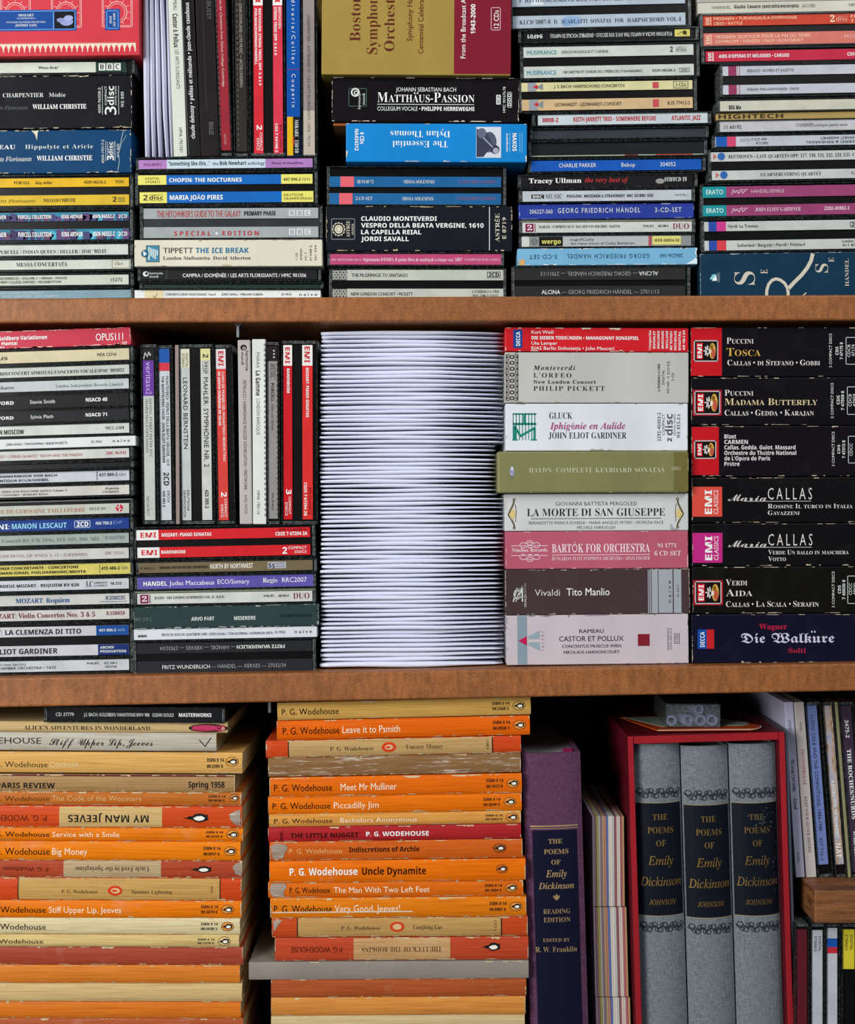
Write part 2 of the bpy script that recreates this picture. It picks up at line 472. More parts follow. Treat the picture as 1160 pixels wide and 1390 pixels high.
    def tear(s, pts, col='#b9b0a6'):
        """a patch where the printed surface has come away"""
        Q = Print(s, s.face, s.x0, s.x1, s.y0, s.y1, s.yf, 'torn_patch', s.surf)
        Q.poly([(Q.fx(a), Q.fy(b)) for a, b in pts], col, 5, 'rough'); return s

class Jewel(Item):
    def __init__(s, label, x0, x1, y0, y1, fat=False, vert=False, lean=None, d=None, tray=None, clear=None, depth=0.140, group=None, name=None):
        s.vert = vert; s.fat = fat; s.surf = None
        s.place(name or ('double_cd_case' if fat else 'cd_case'), label, 'CD case', x0, x1, y0, y1, d, lean, group)
        Lg, Th = (s.H, s.W) if vert else (s.W, s.H)
        t = 0.0010
        def B(a0, a1, y0, y1, b0, b1):      # a along the spine from its middle, b across it from its bottom
            if vert: return (b0 - Th / 2, b1 - Th / 2, y0, y1, a0 + Lg / 2, a1 + Lg / 2)
            return (a0, a1, y0, y1, b0, b1)
        h = Lg / 2; c = clear or M_CLEAR
        boxes('tray', [B(-h + .0022, h - .0022, .0016, depth - .002, t + .0003, Th - t - .0003)], tray or M_TRAY, s.root)
        boxes('lid', [B(-h, h, 0, depth, Th - t, Th)], c, s.root)
        boxes('case_base', [B(-h, h, 0, depth, 0, t)], c, s.root)
        for sg in (-1, 1):          # moulded clear ends with the hinge lugs
            bs = []
            for q0, q1, yy in ((.0002, .0008, .0003), (.0011, .0020, .0006)):
                a0, a1 = sorted((sg * (h - q0), sg * (h - q1)))
                bs.append(B(a0, a1, yy, .018, t, Th - t))
            boxes('hinge_end', bs, M_EDGEP, s.root)
        s.B = B; s.Lg, s.Th = Lg, Th
    def L(s, a0, a1, col, e0=None, e1=None, name='spine_label', kind='insert'):
        """printed spine insert: a0..a1 across the thickness (fraction from top or left), e0..e1 along it in pixels"""
        if s.vert:
            e0 = s.y0 + 5 if e0 is None else e0; e1 = s.y1 - 5 if e1 is None else e1
            b0, b1 = a0 * s.Th, a1 * s.Th
            A0, A1 = (s.yb - e1) * S - s.Lg / 2, (s.yb - e0) * S - s.Lg / 2
            q = (s.x0 + a0 * (s.x1 - s.x0), s.x0 + a1 * (s.x1 - s.x0), e0, e1)
        else:
            e0 = s.x0 + 5 if e0 is None else e0; e1 = s.x1 - 5 if e1 is None else e1
            b0, b1 = (1 - a1) * s.Th, (1 - a0) * s.Th
            A0, A1 = (e0 - s.xc) * S, (e1 - s.xc) * S
            q = (e0, e1, s.y0 + a0 * (s.y1 - s.y0), s.y0 + a1 * (s.y1 - s.y0))
        o = boxes(name, [s.B(A0, A1, .0007, .0015, b0, b1)], mat(col, kind), s.root)
        s.p = Print(s, o, *q, 0.0007)
        return s
class Box(Item):
    def __init__(s, label, x0, x1, y0, y1, col, name='cd_box_set', cat='CD box set', lean=None, d=None, depth=0.138, bevel=0.0006, wear=0.0, kind='card', vert=False, group=None, wearcol='#cfc7b6'):
        s.vert = vert; s.surf = None
        s.place(name, label, cat, x0, x1, y0, y1, d, lean, group)
        s.face = boxes('carton', [(-s.W / 2, s.W / 2, 0, depth, 0, s.H)], mat(col, kind), s.root, bevel)
        s.p = Print(s, s.face, x0, x1, y0, y1, 0.0)
        s.depth = depth
        if wear: s.wear(wear, wearcol)
class Book(Item):
    """paperback or hardback: cover wrapped round a block of pages, rounded spine towards the room"""
    def __init__(s, label, x0, x1, y0, y1, col, name='paperback_book', cat='book', vert=False, lean=None, d=None, depth=0.110, bulge=0.0013, th=0.0005, kind='pbk', inset=0.0008, pages='#c9b58c', wear=0.35, power=2.6, group=None, wearcol='#c2b08c', slope=None):
        s.vert = vert
        s.place(name, label, cat, x0, x1, y0, y1, d, lean, group, slope)
        Lg, Th = (s.H, s.W) if vert else (s.W, s.H)
        n = 12
        def y_of(b): return bulge * abs(2 * b / Th - 1) ** power
        outer = [(depth, 0.0)] + [(y_of(Th * i / n), Th * i / n) for i in range(n + 1)] + [(depth, Th)]
        inner = [(depth, th)] + [(y_of(th + (Th - 2 * th) * i / n) + th, th + (Th - 2 * th) * i / n) for i in range(n + 1)] + [(depth, Th - th)]
        k = len(outer); V = []; F = []
        for e in (0, Lg):
            for prof in (outer, inner):
                for y, b in prof:
                    V.append((b - Th / 2, y, e) if vert else (e - Lg / 2, y, b))
        o0, i0, o1, i1 = 0, k, 2 * k, 3 * k
        for j in range(k - 1):
            F += [(o0 + j, o0 + j + 1, o1 + j + 1, o1 + j), (i0 + j, i1 + j, i1 + j + 1, i0 + j + 1),
                  (o0 + j, i0 + j, i0 + j + 1, o0 + j + 1), (o1 + j, o1 + j + 1, i1 + j + 1, i1 + j)]
        F += [(o0, o1, i1, i0), (o0 + k - 1, i0 + k - 1, i1 + k - 1, o1 + k - 1)]
        s.face = mk('cover', V, F, mat(col, kind), s.root)
        bm = bmesh.new(); bm.from_mesh(s.face.data); bmesh.ops.recalc_face_normals(bm, faces=bm.faces[:]); bm.to_mesh(s.face.data); bm.free()
        if vert: boxes('page_block', [(-Th / 2 + th, Th / 2 - th, bulge + .002, depth - .002, inset, Lg - inset)], mat(pages, 'vpages'), s.root)
        else: boxes('page_block', [(-Lg / 2 + inset, Lg / 2 - inset, bulge + .002, depth - .002, th, Th - th)], mat(pages, 'pages'), s.root)
        if vert: s.surf = lambda X, Z: y_of(min(Th, max(0, X + Th / 2)))
        else: s.surf = lambda X, Z: y_of(min(Th, max(0, Z)))
        s.p = Print(s, s.face, x0, x1, y0, y1, 0.0, 'lettering', s.surf)
        if wear: s.wear(wear * .62, wearcol, 'tblr', 0.25)

# ------------------------------------------------------------------ the bookcase
case = root('bookcase', 'wooden bookcase with thick orange-brown shelves crammed with discs and books', 'bookcase', (0, 0.12, wz(1545)))
cz = case.location.z
def local(v): return (v[0], v[1] - 0.12, v[2] - cz)
def shelf(ta, tb, ba, bb, yfront, xa=-140, xb=1310):
    """board from pixel column xa to xb; top and bottom given at columns 0 and 1160"""
    f = lambda a, b, x: wz(a + (b - a) * x / 1160)
    vs = []
    for z in ((ba, bb), (ta, tb)):
        for x in (xa, xb):
            vs += [(wx(x), yfront, f(*z, x)), (wx(x), 0.25, f(*z, x))]
    bm = bmesh.new()
    b = [bm.verts.new(local(v)) for v in vs]
    for q in ((0, 2, 3, 1), (4, 5, 7, 6), (0, 4, 6, 2), (1, 3, 7, 5), (0, 1, 5, 4), (2, 6, 7, 3)): bm.faces.new([b[i] for i in q])
    bmesh.ops.recalc_face_normals(bm, faces=bm.faces[:])
    bmesh.ops.bevel(bm, geom=bm.edges[:], offset=0.0016, segments=3, profile=0.5, affect='EDGES')
    me = bpy.data.meshes.new('shelf_board'); bm.to_mesh(me); bm.free(); me.materials.append(M_EDGE)
    o = bpy.data.objects.new('shelf_board', me); COL.objects.link(o); o.parent = case
    return o
shelf(407.5, 402.5, 440.5, 437, -0.008)
shelf(917, 897.5, 957, 934.5, -0.012)
shelf(1504, 1504, 1540, 1540, -0.012)
shelf(-150, -150, -112, -112, -0.008)
boxes('back_panel', [(wx(-140), wx(1310), 0.25 - 0.12, 0.262 - 0.12, 0, wz(-150) - cz)], M_BACK, case)
for x in (-175, 1310):
    boxes('side_panel', [(wx(x), wx(x + 35), -0.012 - 0.12, 0.262 - 0.12, 0, wz(-150) - cz)], M_EDGE, case, 0.001)
for x, y0, y1 in ((322, 439.5, 457), (365, 950.5, 968)):
    boxes('shelf_clip', [(wx(x - 1.6), wx(x + 1.6), 0.002 - .12, 0.006 - .12, wz(y1) - cz, wz(y0) - cz), (wx(x - 3.5), wx(x + 3.5), 0.002 - .12, 0.03 - .12, wz(y0 + 1.5) - cz, wz(y0) - cz)], mat('#8b9299', 'metal'), case)

exec_items = True
# ================================================================== UPPER SHELF
# ---- first column
stack(90, -0.010, -0.010, 0, 407, 'stack at the left end of the upper shelf')
b = Box('red box set with two blue labels and a white sawtooth border', -70, 192, -62, 80, '#c93a46', d=-0.006)
for k in range(-1, 3):
    x = 5 + 68.5 * k
    if x > 170 or x < -70: continue
    b.FR(x, x + 41, 1.5, 42, .8, '#e8b9b4', 1); b.FR(x + 2, x + 39, 3, 40, .5, '#e8b9b4', 1)
    b.p.ring(x + 20, 22, 14, 15, .8, '#eac4be', 1); b.p.ring(x + 20, 22, 11, 12, .5, '#eac4be', 1)
    for a in range(12):
        t = math.radians(a * 30); b.p.line([(x + 20 + 14.5 * math.cos(t), 22 + 15.5 * math.sin(t)), (x + 20 + 19 * math.cos(t), 22 + 18 * math.sin(t))], .6, '#e8b9b4', 1)
b.R(-60, 107.5, '#11448f', 17.5, 46, 2); b.FR(-58, 106, 19, 44.5, .8, '#6fa6d8', 3); b.R(76, 77, '#6fa6d8', 19, 44, 3)
b.T('MOZART', 29, 50, 's', 23.2, 26.4, 'N', L=4).T('SYMPHONIES', 27, 52, 's', 28, 30, 'n', L=4).T('ENGLISH CHAMBER ORCHESTRA', 13, 66, 's', 33, 35.2, 'n', L=4).T('JEFFREY TATE', 25, 54, 's', 36.8, 40, 'N', L=4)
b.R(78, 104.5, '#0d0b12', 20.5, 43, 4); b.p.ell(94, 34, 9, 5.5, '#8b97c4', 5); b.p.ell(86, 32, 5, 3, '#7f8bb8', 6); b.p.ell(97, 29, 6, 3.5, '#97a3cc', 6)
b.R(146, 166, '#11448f', 17.5, 46, 2); b.FR(148, 164, 19.5, 44, .8, '#6fa6d8', 3)
b.T('IND', 152, 155, 's', 27, 37, 'N', 1, L=4).T('MON A31', 157, 160, 's', 23, 41, 'N', 1, L=4)
b.R(-70, 187, '#d8cdb8', 63.5, 75, 1); b.R(-70, 187, '#d9726f', 62, 62.6, 1)
for k in range(36):
    x = -66 + k * 7.1
    b.p.poly([(x - 3, 75.2), (x - 2.6, 70.5), (x, 65), (x + 2.6, 70.5), (x + 3, 75.2)], '#c2333f', 2)
j = Jewel('CD case with pale spine and three lettered white squares, under red box', -67, 183, 81, 102)
j.L(.16, .82, '#c9cfc2', -62, 171).R(130, 171, '#16332f').T('Whose Body?', 52, 79, 'k', .38, .64)
for i, ch in enumerate('BBC'): j.R(134 + i * 10.4, 143 + i * 10.4, '#d6dad4', .14, .84, 2).T(ch, 136 + i * 10.4, 141 + i * 10.4, '#16332f', .25, .72, 'b')
b = Box('thick black box set with white lettering and frayed cream edges', -70, 180, 103, 175, '#14141b', wear=.5, wearcol='#bfb598')
b.T('CHARPENTIER', 5, 60, 's', 126.5, 132, 'n').T('Médée', 67.5, 90, 's', 126.5, 132, 'n').T('Les Arts Florissants', -20, 39, 'g', 143.5, 148.5, 'i').T('WILLIAM CHRISTIE', 45, 118, 'w', 142, 148.2, 'N')
b.T('4509-96558-2', 134, 137.5, 's', 120, 155, 's', -1).R(139.5, 140, 's', 118, 156.5, 2).R(161.5, 162, 's', 118, 156.5, 2).T('3', 143, 158.5, 's', 145.5, 157, 's', -1).CD(143, 159, 118, 144, 's', -1).T('WE 849', 165, 169, 's', 126, 147, 'n', -1)
b = Box('thick blue box set with white lettering and worn corners', -70, 178.5, 176, 235, '#0b3d66', wear=.6, wearcol='#c6bfa4')
b.T('RAMEAU', -28, 21, 'w', 196, 201.5, 'N', sp=1.1).T('Hippolyte et Aricie', 34.5, 126.5, 's', 196, 201.5, 'n', sp=1.15).T('Les Arts Florissants', -22, 43, 's', 212, 218, 'i').T('WILLIAM CHRISTIE', 50, 125.5, 'w', 211.2, 217.6, 'N')
b.T('4509-19317-2', 138, 141.5, 's', 190, 222, 's', -1).R(143.5, 144, 's', 192, 219, 2).R(156, 156.5, 's', 192, 219, 2).T('3', 145.5, 154.5, 'w', 211.5, 218, 'b', -1).CD(145.5, 155, 193, 211, 's', -1).T('WE 849', 159, 162, 's', 196, 214, 'n', -1)
b.p.line([(168, 178), (165, 190), (163, 200), (161, 208), (162, 220), (160, 232)], .9, '#8fa3ab', 4); b.p.line([(172, 184), (165, 196), (161, 210)], .6, '#8fa3ab', 4)
b.p.poly([(43, 176.5), (53, 176.5), (51.5, 180), (50.5, 190), (48, 182)], '#cfcbb4', 4)
j = Jewel('double CD case with two yellow spine labels, under the thick blue box', -66, 181, 237, 283, True)
j.L(.10, .36, '#d8ad1f', -62, 175).T('PURCELL', 19, 40.5, 'k', .32, .66, 'n').T('King Arthur', 48, 71, 'k', .32, .66, 'i').T('4509-96535-2', 114, 144, 'k', .32, .66).T('DDD', 157, 168, 'k', .3, .62, 's')
j.L(.60, .90, '#cfae2f', -62, 175).T('Les Arts Florissants', -20, 48, '#7a6a1c', .38, .68, 'i').T('WILLIAM CHRISTIE', 59, 102.5, 'k', .34, .68, 'n').T('2', 153, 158, 'k', .22, .72, 'b').R(160, 169, '#9a8630', .25, .75, 2)
j = Jewel('double CD case with two turquoise and purple mottled labels', -66, 181, 284, 329, True)
for a0, a1 in ((.10, .36), (.60, .92)):
    j.L(a0, a1, '#2f7f9a', -62, 175)
    p = j.p; r2 = random.Random(int(a0 * 100))
    for k in range(26):
        x = -58 + k * 9; y = p.y0 + r2.uniform(0, 1) * (p.y1 - p.y0) * .5; w = r2.uniform(6, 15); hh = p.y1 - y - .2
        p.poly([(x, y), (x, y + hh), (x + w * .7, p.y1 - .1), (x + w, y + hh * .4), (x + w * .5, y + .2)], r2.choice(['#5a3f6e', '#43406f', '#3a2f55', '#4aa0b8', '#5a3f5c']), 1)
    j.T('PICKETT GARDINER', -44, 9, 'w', .28, .70, 'b').T('PURCELL COLLECTION', 25, 70, 'w', .28, .70, 'b').T('KING ARTHUR', 84, 112.5, 'w', .28, .70, 'b').T('4509-96552-2', 126, 156, 'w', .28, .70, 'b').T('2CD', 161, 173, 's', .3, .7, 'b')
def plain(label, y0, y1, col, x0=-66, x1=180, **k): return Jewel(label, x0, x1, y0, y1, **k)
j = Jewel('white-spined CD case with one line of serif capitals, below mottled purple labels', -66, 181, 330, 349)
j.L(.12, .86, '#c4c9c3', -62, 174).T('PURCELL / INDIAN QUEEN / DELLER / HMC 90243', -2, 144, 'k', .50, .84, 'n')
j = Jewel('pale CD case with two large words and a gold-framed corner mark', -66, 181, 350, 369)
j.L(.16, .82, '#c3c9be', -62, 178).T('MESSA CONCERTATA', 22.5, 91.5, 'k', .24, .68, 'n').FR(152, 176, .05, .92, .6, '#8a7a50').T('Chaco', 156, 167, '#a58b4a', .25, .6, 'i')
j = Jewel('pale CD case with two rows of tiny capitals and a number', -66, 181, 370, 389)
j.L(.16, .86, '#c1c8ba', -62, 174).T('DANCE MASTERPIECES • VOLUME V • VIENNA • MONTE', -20, 90, 'k', .18, .42).T('CHOIR OF NEW COLLEGE, OXFORD • HIGGINBOTTOM', -20, 82, 'k', .55, .80).T('15272', 150, 165.5, 'k', .35, .70)
j = Jewel('grey-blue CD case at the bottom of the upper left stack', -66, 181, 390, 407.5)
j.L(.22, .84, '#7a98a4', -62, 178).T('CONCERTI DI CAMERA CON STROMENTI', -10, 58, '#c6d2d6', .18, .42).T('VOX  ANIMAE   LES TALENS', 2, 80, '#c6d2d6', .58, .8)

# ---- second column, lying
stack(310, -0.012, 0.0, 212, 407, 'stack of discs under the upright row on the upper shelf')
j = Jewel('CD case with lilac ends and pale blue middle on its spine', 184, 430, 212.5, 231)
j.L(.16, .82, '#a878b6', 187, 424).R(226, 360, '#b9cad6').T('RTCS TRYST 2', 195, 219, '#4d2d5c', .40, .66).T('"Something like this..."', 228, 284, 'k', .22, .66, 'b').T('the', 288, 296, 'k', .28, .66).T('Bob Newhart', 298, 334, 'k', .22, .66, 'b').T('anthology', 336, 359, 'k', .28, .66).T('Warner Archives/Rhino', 368, 411, '#4d2d5c', .36, .62)
j = Jewel('double CD case with yellow-ended bright blue spine labels', 183, 431, 232, 278, True)
j.L(.10, .38, '#0f62b4', 187, 424).R(187, 225.5, '#d9d36a').R(381.5, 424, '#d9d36a').T('DIGITAL', 197, 216, 'k', .22, .45).T('STEREO', 197, 217, 'k', .58, .82).T('CHOPIN: THE NOCTURNES', 229.5, 328, 'w', .32, .74, 'b').T('447 096-2', 384.5, 408, 'k', .38, .68, 'b').T('GH2', 410, 421, 'g', .38, .68)
j.L(.60, .92, '#0f62b4', 189, 425).R(189, 226, '#d9d36a').R(382, 425, '#d9d36a').T('2', 194, 200, 'k', .24, .76, 'b').CD(202, 221, .2, .82, 'k').T('MARIA JOÃO PIRES', 230, 302, 'w', .30, .72, 'b').T('DEUTSCHE', 385, 411, 'k', .22, .46).T('GRAMMOPHON', 385, 423, 'k', .56, .80)
j = Jewel('double CD case with two grey labels in red lettering and lettered squares', 190, 438, 279, 326, True, tray=mat('#26292b', 'plastic'))
for q, (a0, a1) in enumerate(((.08, .38), (.62, .93))):
    j.L(a0, a1, '#9aa2a3', 195, 432)
    if q == 0: j.T("THE HITCHHIKER'S GUIDE TO THE GALAXY", 213, 327, '#b2303a', .24, .84, 's').T('PRIMARY PHASE', 331.5, 374, 'k', .30, .72, 'x')
    else:
        j.T('SPECIAL', 236.5, 286, '#b2303a', .38, .80, 'b', sp=1.5).T('EDITION', 302, 351, '#b2303a', .38, .80, 'b', sp=1.5); j.p.ell(294.5, j.p.fy(.6), 2, 2, '#c8d0d0')
    for i, ch in enumerate('BBC'): j.R(392 + i * 10.6, 400.6 + i * 10.6, '#c5cbcb', .2, .78, 2).T(ch, 394 + i * 10.6, 398.8 + i * 10.6, '#8c9495', .3, .7, 'b')
b = Box('cream box set with blue emblem, black and blue heading, lying near shelf', 184, 438, 327, 363, '#d3cfbd', wear=.15, wearcol='#b3a98d', d=-0.004)
b.R(200, 218, '#3b7f9c', 334.5, 357, 1).FR(200, 218, 334.5, 357, .7, '#333333', 3)
for k in range(5): b.R(203 + k * 2.8, 204.6 + k * 2.8, '#cfd8d6', 337 + (k * 7) % 6, 354 - (k * 5) % 7, 2)
b.p.ell(198.5, 345.5, 5, 5, '#2c6f96', 4); b.p.ring(198.5, 345.5, 5, 5, .8, 'k', 5); b.p.poly([(196, 342), (201, 346), (197, 349)], '#dfe4df', 6)
b.T('TIPPETT', 223, 263.5, 'k', .30, .50).T('THE ICE BREAK', 267, 338.5, '#1f6f98', .30, .50, 'b').T('London Sinfonietta', 223, 286, 'k', .62, .75, 'n').T('David Atherton', 290.5, 341, 'k', .62, .75, 'n')
b.T('1 CD', 402, 404.5, 'k', .5, .76, 's', -1).T('DDD', 408, 410.5, 'k', .34, .76, 's', -1).T('VC 7', 414.5, 417, 'k', .48, .80, 's', -1).T('91448-2', 421, 423.5, 'k', .22, .80, 's', -1).T('261 524', 427.5, 430, 'k', .22, .80, 's', -1)
j = Jewel('black-spined CD case with a ringed white mark, below the cream box', 187, 436, 364, 382.5, clear=mat('#b9cfc4', 'clear'))
j.L(.12, .84, '#1d1e20', 192, 430); j.p.ell(198, j.p.fy(.42), 4, 3.5, 's'); j.p.ell(199, j.p.fy(.38), 2, 1.8, '#1d1e20', 3)
j.T('harmonia', 203, 221, 's', .22, .46).T('mundi', 203, 215, 's', .56, .80).R(226, 226.5, 'g', .05, .95, 2).T('CAMPRA / IDOMÉNÉE / LES ARTS FLORISSANTS / HMC 901506', 248, 415.5, 'w', .40, .76)
j = Jewel('slim empty clear CD case with green tinted ends', 189, 439, 383, 393, clear=mat('#8fc2a6', 'clear'), tray=mat('#1c2a24', 'plastic'))
b = Box('thin white card CD case on the shelf with a cream sticker', 182, 435, 393.5, 407.5, '#d8dcdc', 'card_cd_case', 'CD case', bevel=.0003)
b.R(196, 221, '#cfc4a0', .02, .95, 1).p.line([(207, 401), (210, 404), (213, 398)], .6, 'k', 3)
b.T('CONCERTS A DEUX VIOLES ESGALES, Tome II', 224, 292, 'k', .30, .52).T('JORDI SAVALL • WIELAND KUIJKEN', 300, 356, 'k', .30, .52).T('ES 9933', 382, 395, 'k', .30, .52).T('naïve', 406, 430, 'k', .24, .56, 's', sp=1.5)

# ---- second column, standing
G = 'upright row on the upper shelf'
ST.group = G; ST.d = 0.0
def sleeve_up(label, xb, xt, th, y1, bend, depth=.124):
    """thin paper sleeve standing on edge, bowed"""
    n = 14; H = (y1 + 30) * S; V = []; F = []
    for i in range(n + 1):
        t = i / n; xx = (xb + (xt - xb) * t - CX) * S + bend * math.sin(t * math.pi) + (bend * 2.2 * max(0, .25 - t) / .25) ; z = H * t
        w = th * S * (.75 + .5 * math.sin(t * math.pi)) / 2
        x0 = (xb - CX) * S
        V += [(xx - x0 - w, .0012, z), (xx - x0, 0, z), (xx - x0 + w, .0012, z), (xx - x0 + w, depth, z), (xx - x0 - w, depth, z)]
        if i:
            a = 5 * (i - 1); c = 5 * i
            F += [(a + k, a + (k + 1) % 5, c + (k + 1) % 5, c + k) for k in range(5)]
    F += [(4, 3, 2, 1, 0), tuple(5 * n + k for k in range(5))]
    o = mk('paper_sleeve', V, F, mat('#c3c6da', 'paper'), None)
    o.location = ((xb - CX) * S, .001, wz(y1))
    tag(o, label, 'paper sleeve', 'white paper sleeves standing on the upper shelf')
sleeve_up('upright white paper sleeve nearest the red box, straight edge', 198.5, 196.5, 6, 212, 0.0)
sleeve_up('upright white paper sleeve second from the red box', 206.5, 204, 4.5, 212, 0.0002)
sleeve_up('upright white paper sleeve third from the red box, bowed', 214.5, 210.5, 4.5, 212, 0.0004)
sleeve_up('upright white paper sleeve fourth from the red box, bottom bent away', 223, 217, 4.5, 212, 0.0007)
sleeve_up('upright white paper sleeve touching the white card case', 231.5, 225.5, 3.5, 212, 0.0002)
b = Box('upright white card CD case with black script-like title in upper row', 235.5, 253.5, -28, 212, '#ced2c6', 'card_cd_case', 'CD case', lean=-.036, bevel=.0004, vert=True)
b.T('RAMEAU', .38, .64, 'g', -8, 13, 's', 1).T('Castor & Pollux', .30, .66, 'k', 18, 64, 'b', 1).T('LES ARTS FLORISSANTS', .38, .64, 'g', 67, 120, 'l', 1).T('HMA 1951501', .46, .70, 'k', 173, 206, 'l', 1)
b = Box('upright black card CD case with white lower-case lettering', 255, 272, -28, 212, '#131213', 'card_cd_case', 'CD case', lean=-.046, bevel=.0004, vert=True, kind='plastic')
b.T('claude debussy • pelléas et mélisande • jean-claude casadesus', .28, .62, 'w', 3, 188, 's', -1).R(.05, .07, '#8e9090', -20, 210, 2)
b = Box('upright matt black CD box with faint vertical lettering', 273, 297.5, -28, 212, '#181314', 'cd_box_set', 'CD box set', lean=-.038, bevel=.0004, vert=True, kind='plastic')
b.T('DEBUSSY', .62, .85, 'g', -8, 27, 's', 1).T('BOULEZ', .50, .74, 'g', 166, 183, 'b', 1).R(.38, .41, '#3a3738', -20, 150, 1)
j = Jewel('upright CD case with dark red spine and small pale lettering', 298.5, 316, -32, 212, vert=True, lean=-.036, clear=mat('#9fc4c0', 'clear'))
j.L(.06, .86, '#8d2330', -26, 204).T('Carols: Music for Christmas from Girton College Cambridge', .42, .64, '#e2b9ac', -25, 118, 's', 1).T('GCCD', .4, .58, '#d49a92', 182, 196, 's', 1)
for k in range(30): j.R(.03, .09, '#b9a6a0', -22 + k * 7, -19 + k * 7, 2)
j = Jewel('upright CD case with dark olive spine and grey small capitals', 317, 338, -32, 212, vert=True, lean=-.012, clear=mat('#9fc4c0', 'clear'))
j.L(.16, .86, '#2a2723', -26, 205).T('CLASSICA — JOHN DOWLAND: LUTE MUSIC — JACOB LINDBERG', .42, .68, '#a8a69a', -24, 118, 'l', 1)
for k in range(30): j.R(.18, .24, '#6a665c', -22 + k * 7.5, -19 + k * 7.5, 2)
j = Jewel('upright double CD case with two red spines, upper row', 339, 388, -32, 212, True, True, lean=-.006, clear=mat('#9fc4b8', 'clear'))
j.L(.12, .38, '#c92734', -26, 210).R(0, 1, '#e2dedb', -26, 7.5).T('EMI', .25, .75, 'r', -22, 4, 'x', 1).T('BEETHOVEN: STRING TRIOS, OPP. 3, 8 & 9', .56, .82, 'w', 12, 116, 'b', 1).T('PERLMAN/ZUKERMAN/HARRELL', .14, .40, 'w', 12, 88, 'b', 1).T('2', .3, .85, 'w', 170, 176.5, 'b', 1).T('COMPACT', .62, .88, 'w', 180, 205, 's', 1).T('DISCS', .3, .56, 'w', 188, 204, 's', 1)
j.L(.66, .92, '#d0354a', -26, 210).R(0, 1, '#e2dedb', -26, 7.5).T('EMI', .25, .75, 'r', -22, 4, 'x', 1).T('BEETHOVEN', .6, .88, 'w', 10, 39, 's', 1).T('STRING TRIOS OPP. 3, 8 & 9', .14, .42, 'w', 10, 75, 'b', 1).T('EMI CLASSICS', .64, .9, '#5a0f1c', 170, 207, 's', 1).T('CDS 7 54198 2', .2, .44, 'w', 168, 207, 'b', 1)
b = Box('upright blue card CD case with a yellow and black foot', 389.5, 407.5, -28, 212, '#0c4da0', 'card_cd_case', 'CD case', lean=-.004, bevel=.0003, vert=True)
b.R(0.02, .46, '#d3a713', 159, 211.5).R(.46, .98, '#15110f', 159, 211.5).T('Laudiverie/Cuiller', .38, .66, 's', -20, 88, 's', 1, 1.6).R(.02, .98, '#5a3a80', 94, 95.5).T('Couperin', .38, .66, 's', 101, 146, 's', 1, 1.6).T('MIRARE  150/10', .6, .86, 's', 163, 208, 'n', 1).R(.44, .54, '#b0392a', 186, 198, 2)
j = Jewel('upright CD case with taupe spine and grey capitals, right end of row', 409, 431, -28, 212, vert=True, lean=-.004)
j.L(.12, .82, '#8d8280', -24, 210).R(0, 1, '#b0a69a', 150, 210).T("CHARPENTIER / ANTIENNES 'O' / LES ARTS FLORISSANTS / HMA 195124", .36, .62, '#4d4846', 20, 198, 'l', 1)

# ---- third column
stack(570, 0.006, 0.0, 100, 407, 'stack of discs and boxes in the middle of the upper shelf')
b = Box('tall gold and maroon box set standing on the black box', 437, 692, -62, 105.7, '#9c8442', d=-0.006)
b.R(615.5, 692, '#76192c', -62, 104)
b.T('Boston', 475, 489, '#5a2318', -2, 61, 'n', -1).T('Symphony', 498, 512, '#5a2318', -9, 78, 'n', -1).T('Orchestra', 521.5, 535, '#5a2318', -16, 74, 'n', -1)
b.T('Symphony Hall', 552, 559, '#5a2318', -1.5, 60, 's', -1).T('Centennial Celebration', 567, 574, '#5a2318', -10, 77, 's', -1)
b.T('From the Broadcast Archives', 624.5, 631, 'w', -22, 83, 's', -1).T('1943-2000', 638, 644, 'w', 10, 50, 'b', -1).FR(665, 678, 14, 45, .8, '#cfaeb0').T('12 CDs', 669, 675.5, 'w', 18, 42, 's', -1)
b = Box('black box set with large white small-capital heading and shell emblem', 450, 704, 106, 166, '#141114', wear=.25, d=-0.001)
b.FR(473, 497.5, 121, 145.5, .7, '#4d6a60'); b.p.ring(482, 126.5, 6, 6, 2, '#c9d2cc', 3); b.p.ring(483, 127, 3, 3, 1.3, '#c9d2cc', 3)
b.T('harmonia', 485.5, 489, '#c9d2cc', 128, 149, 's', -1).T('mundi', 491.5, 495, '#c9d2cc', 128, 143, 's', -1)
b.T('JOHANN SEBASTIAN BACH', 537, 618.5, 's', 119.5, 125, 's').T('Matthaus-Passion', 512, 643.5, 'w', 126.5, 139.5, 'nC').R(512, 643, 's', 142, 142.8, 2).T('COLLEGIUM VOCALE •', 512, 570, 's', 145.5, 151, 's').T('PHILIPPE HERREWEGHE', 572, 643.5, 'w', 145.5, 151, 'b')
b.R(561.5, 563.4, 'w', 126.4, 128.2, 3).R(565.4, 567.3, 'w', 126.4, 128.2, 3)
b.R(673, 679, 's', 129, 142, 2).T('3CD', 674.2, 677.8, 'k', 130, 141, 'b', -1).T('HMC 901676.78', 682, 685.5, 's', 118, 153, 's', -1).FR(688, 694, 125, 146, .6, 's').T('DDD', 689, 693, 's', 127, 144, 'b', -1)
b = Box('thin orange-brown card box beneath the black box', 452, 702, 166.5, 170, '#a05a2c', d=0.002, bevel=.0002)
b = Box('bright blue box set printed upside down with a small portrait', 470, 714, 171, 223, '#1580c8', d=-0.006, wear=.08)
b.T('The Essential', 533, 607.5, '#dfe9ee', .46, .62, 'n', 2).T('Dylan Thomas', 530, 610.5, '#dfe9ee', .20, .36, 'n', 2)
b.T('4 CDs', 489, 494.5, 'w', 183, 199, 'b', 1).T('NA434312', 482, 487, 'w', 179, 208, 'b', 1)
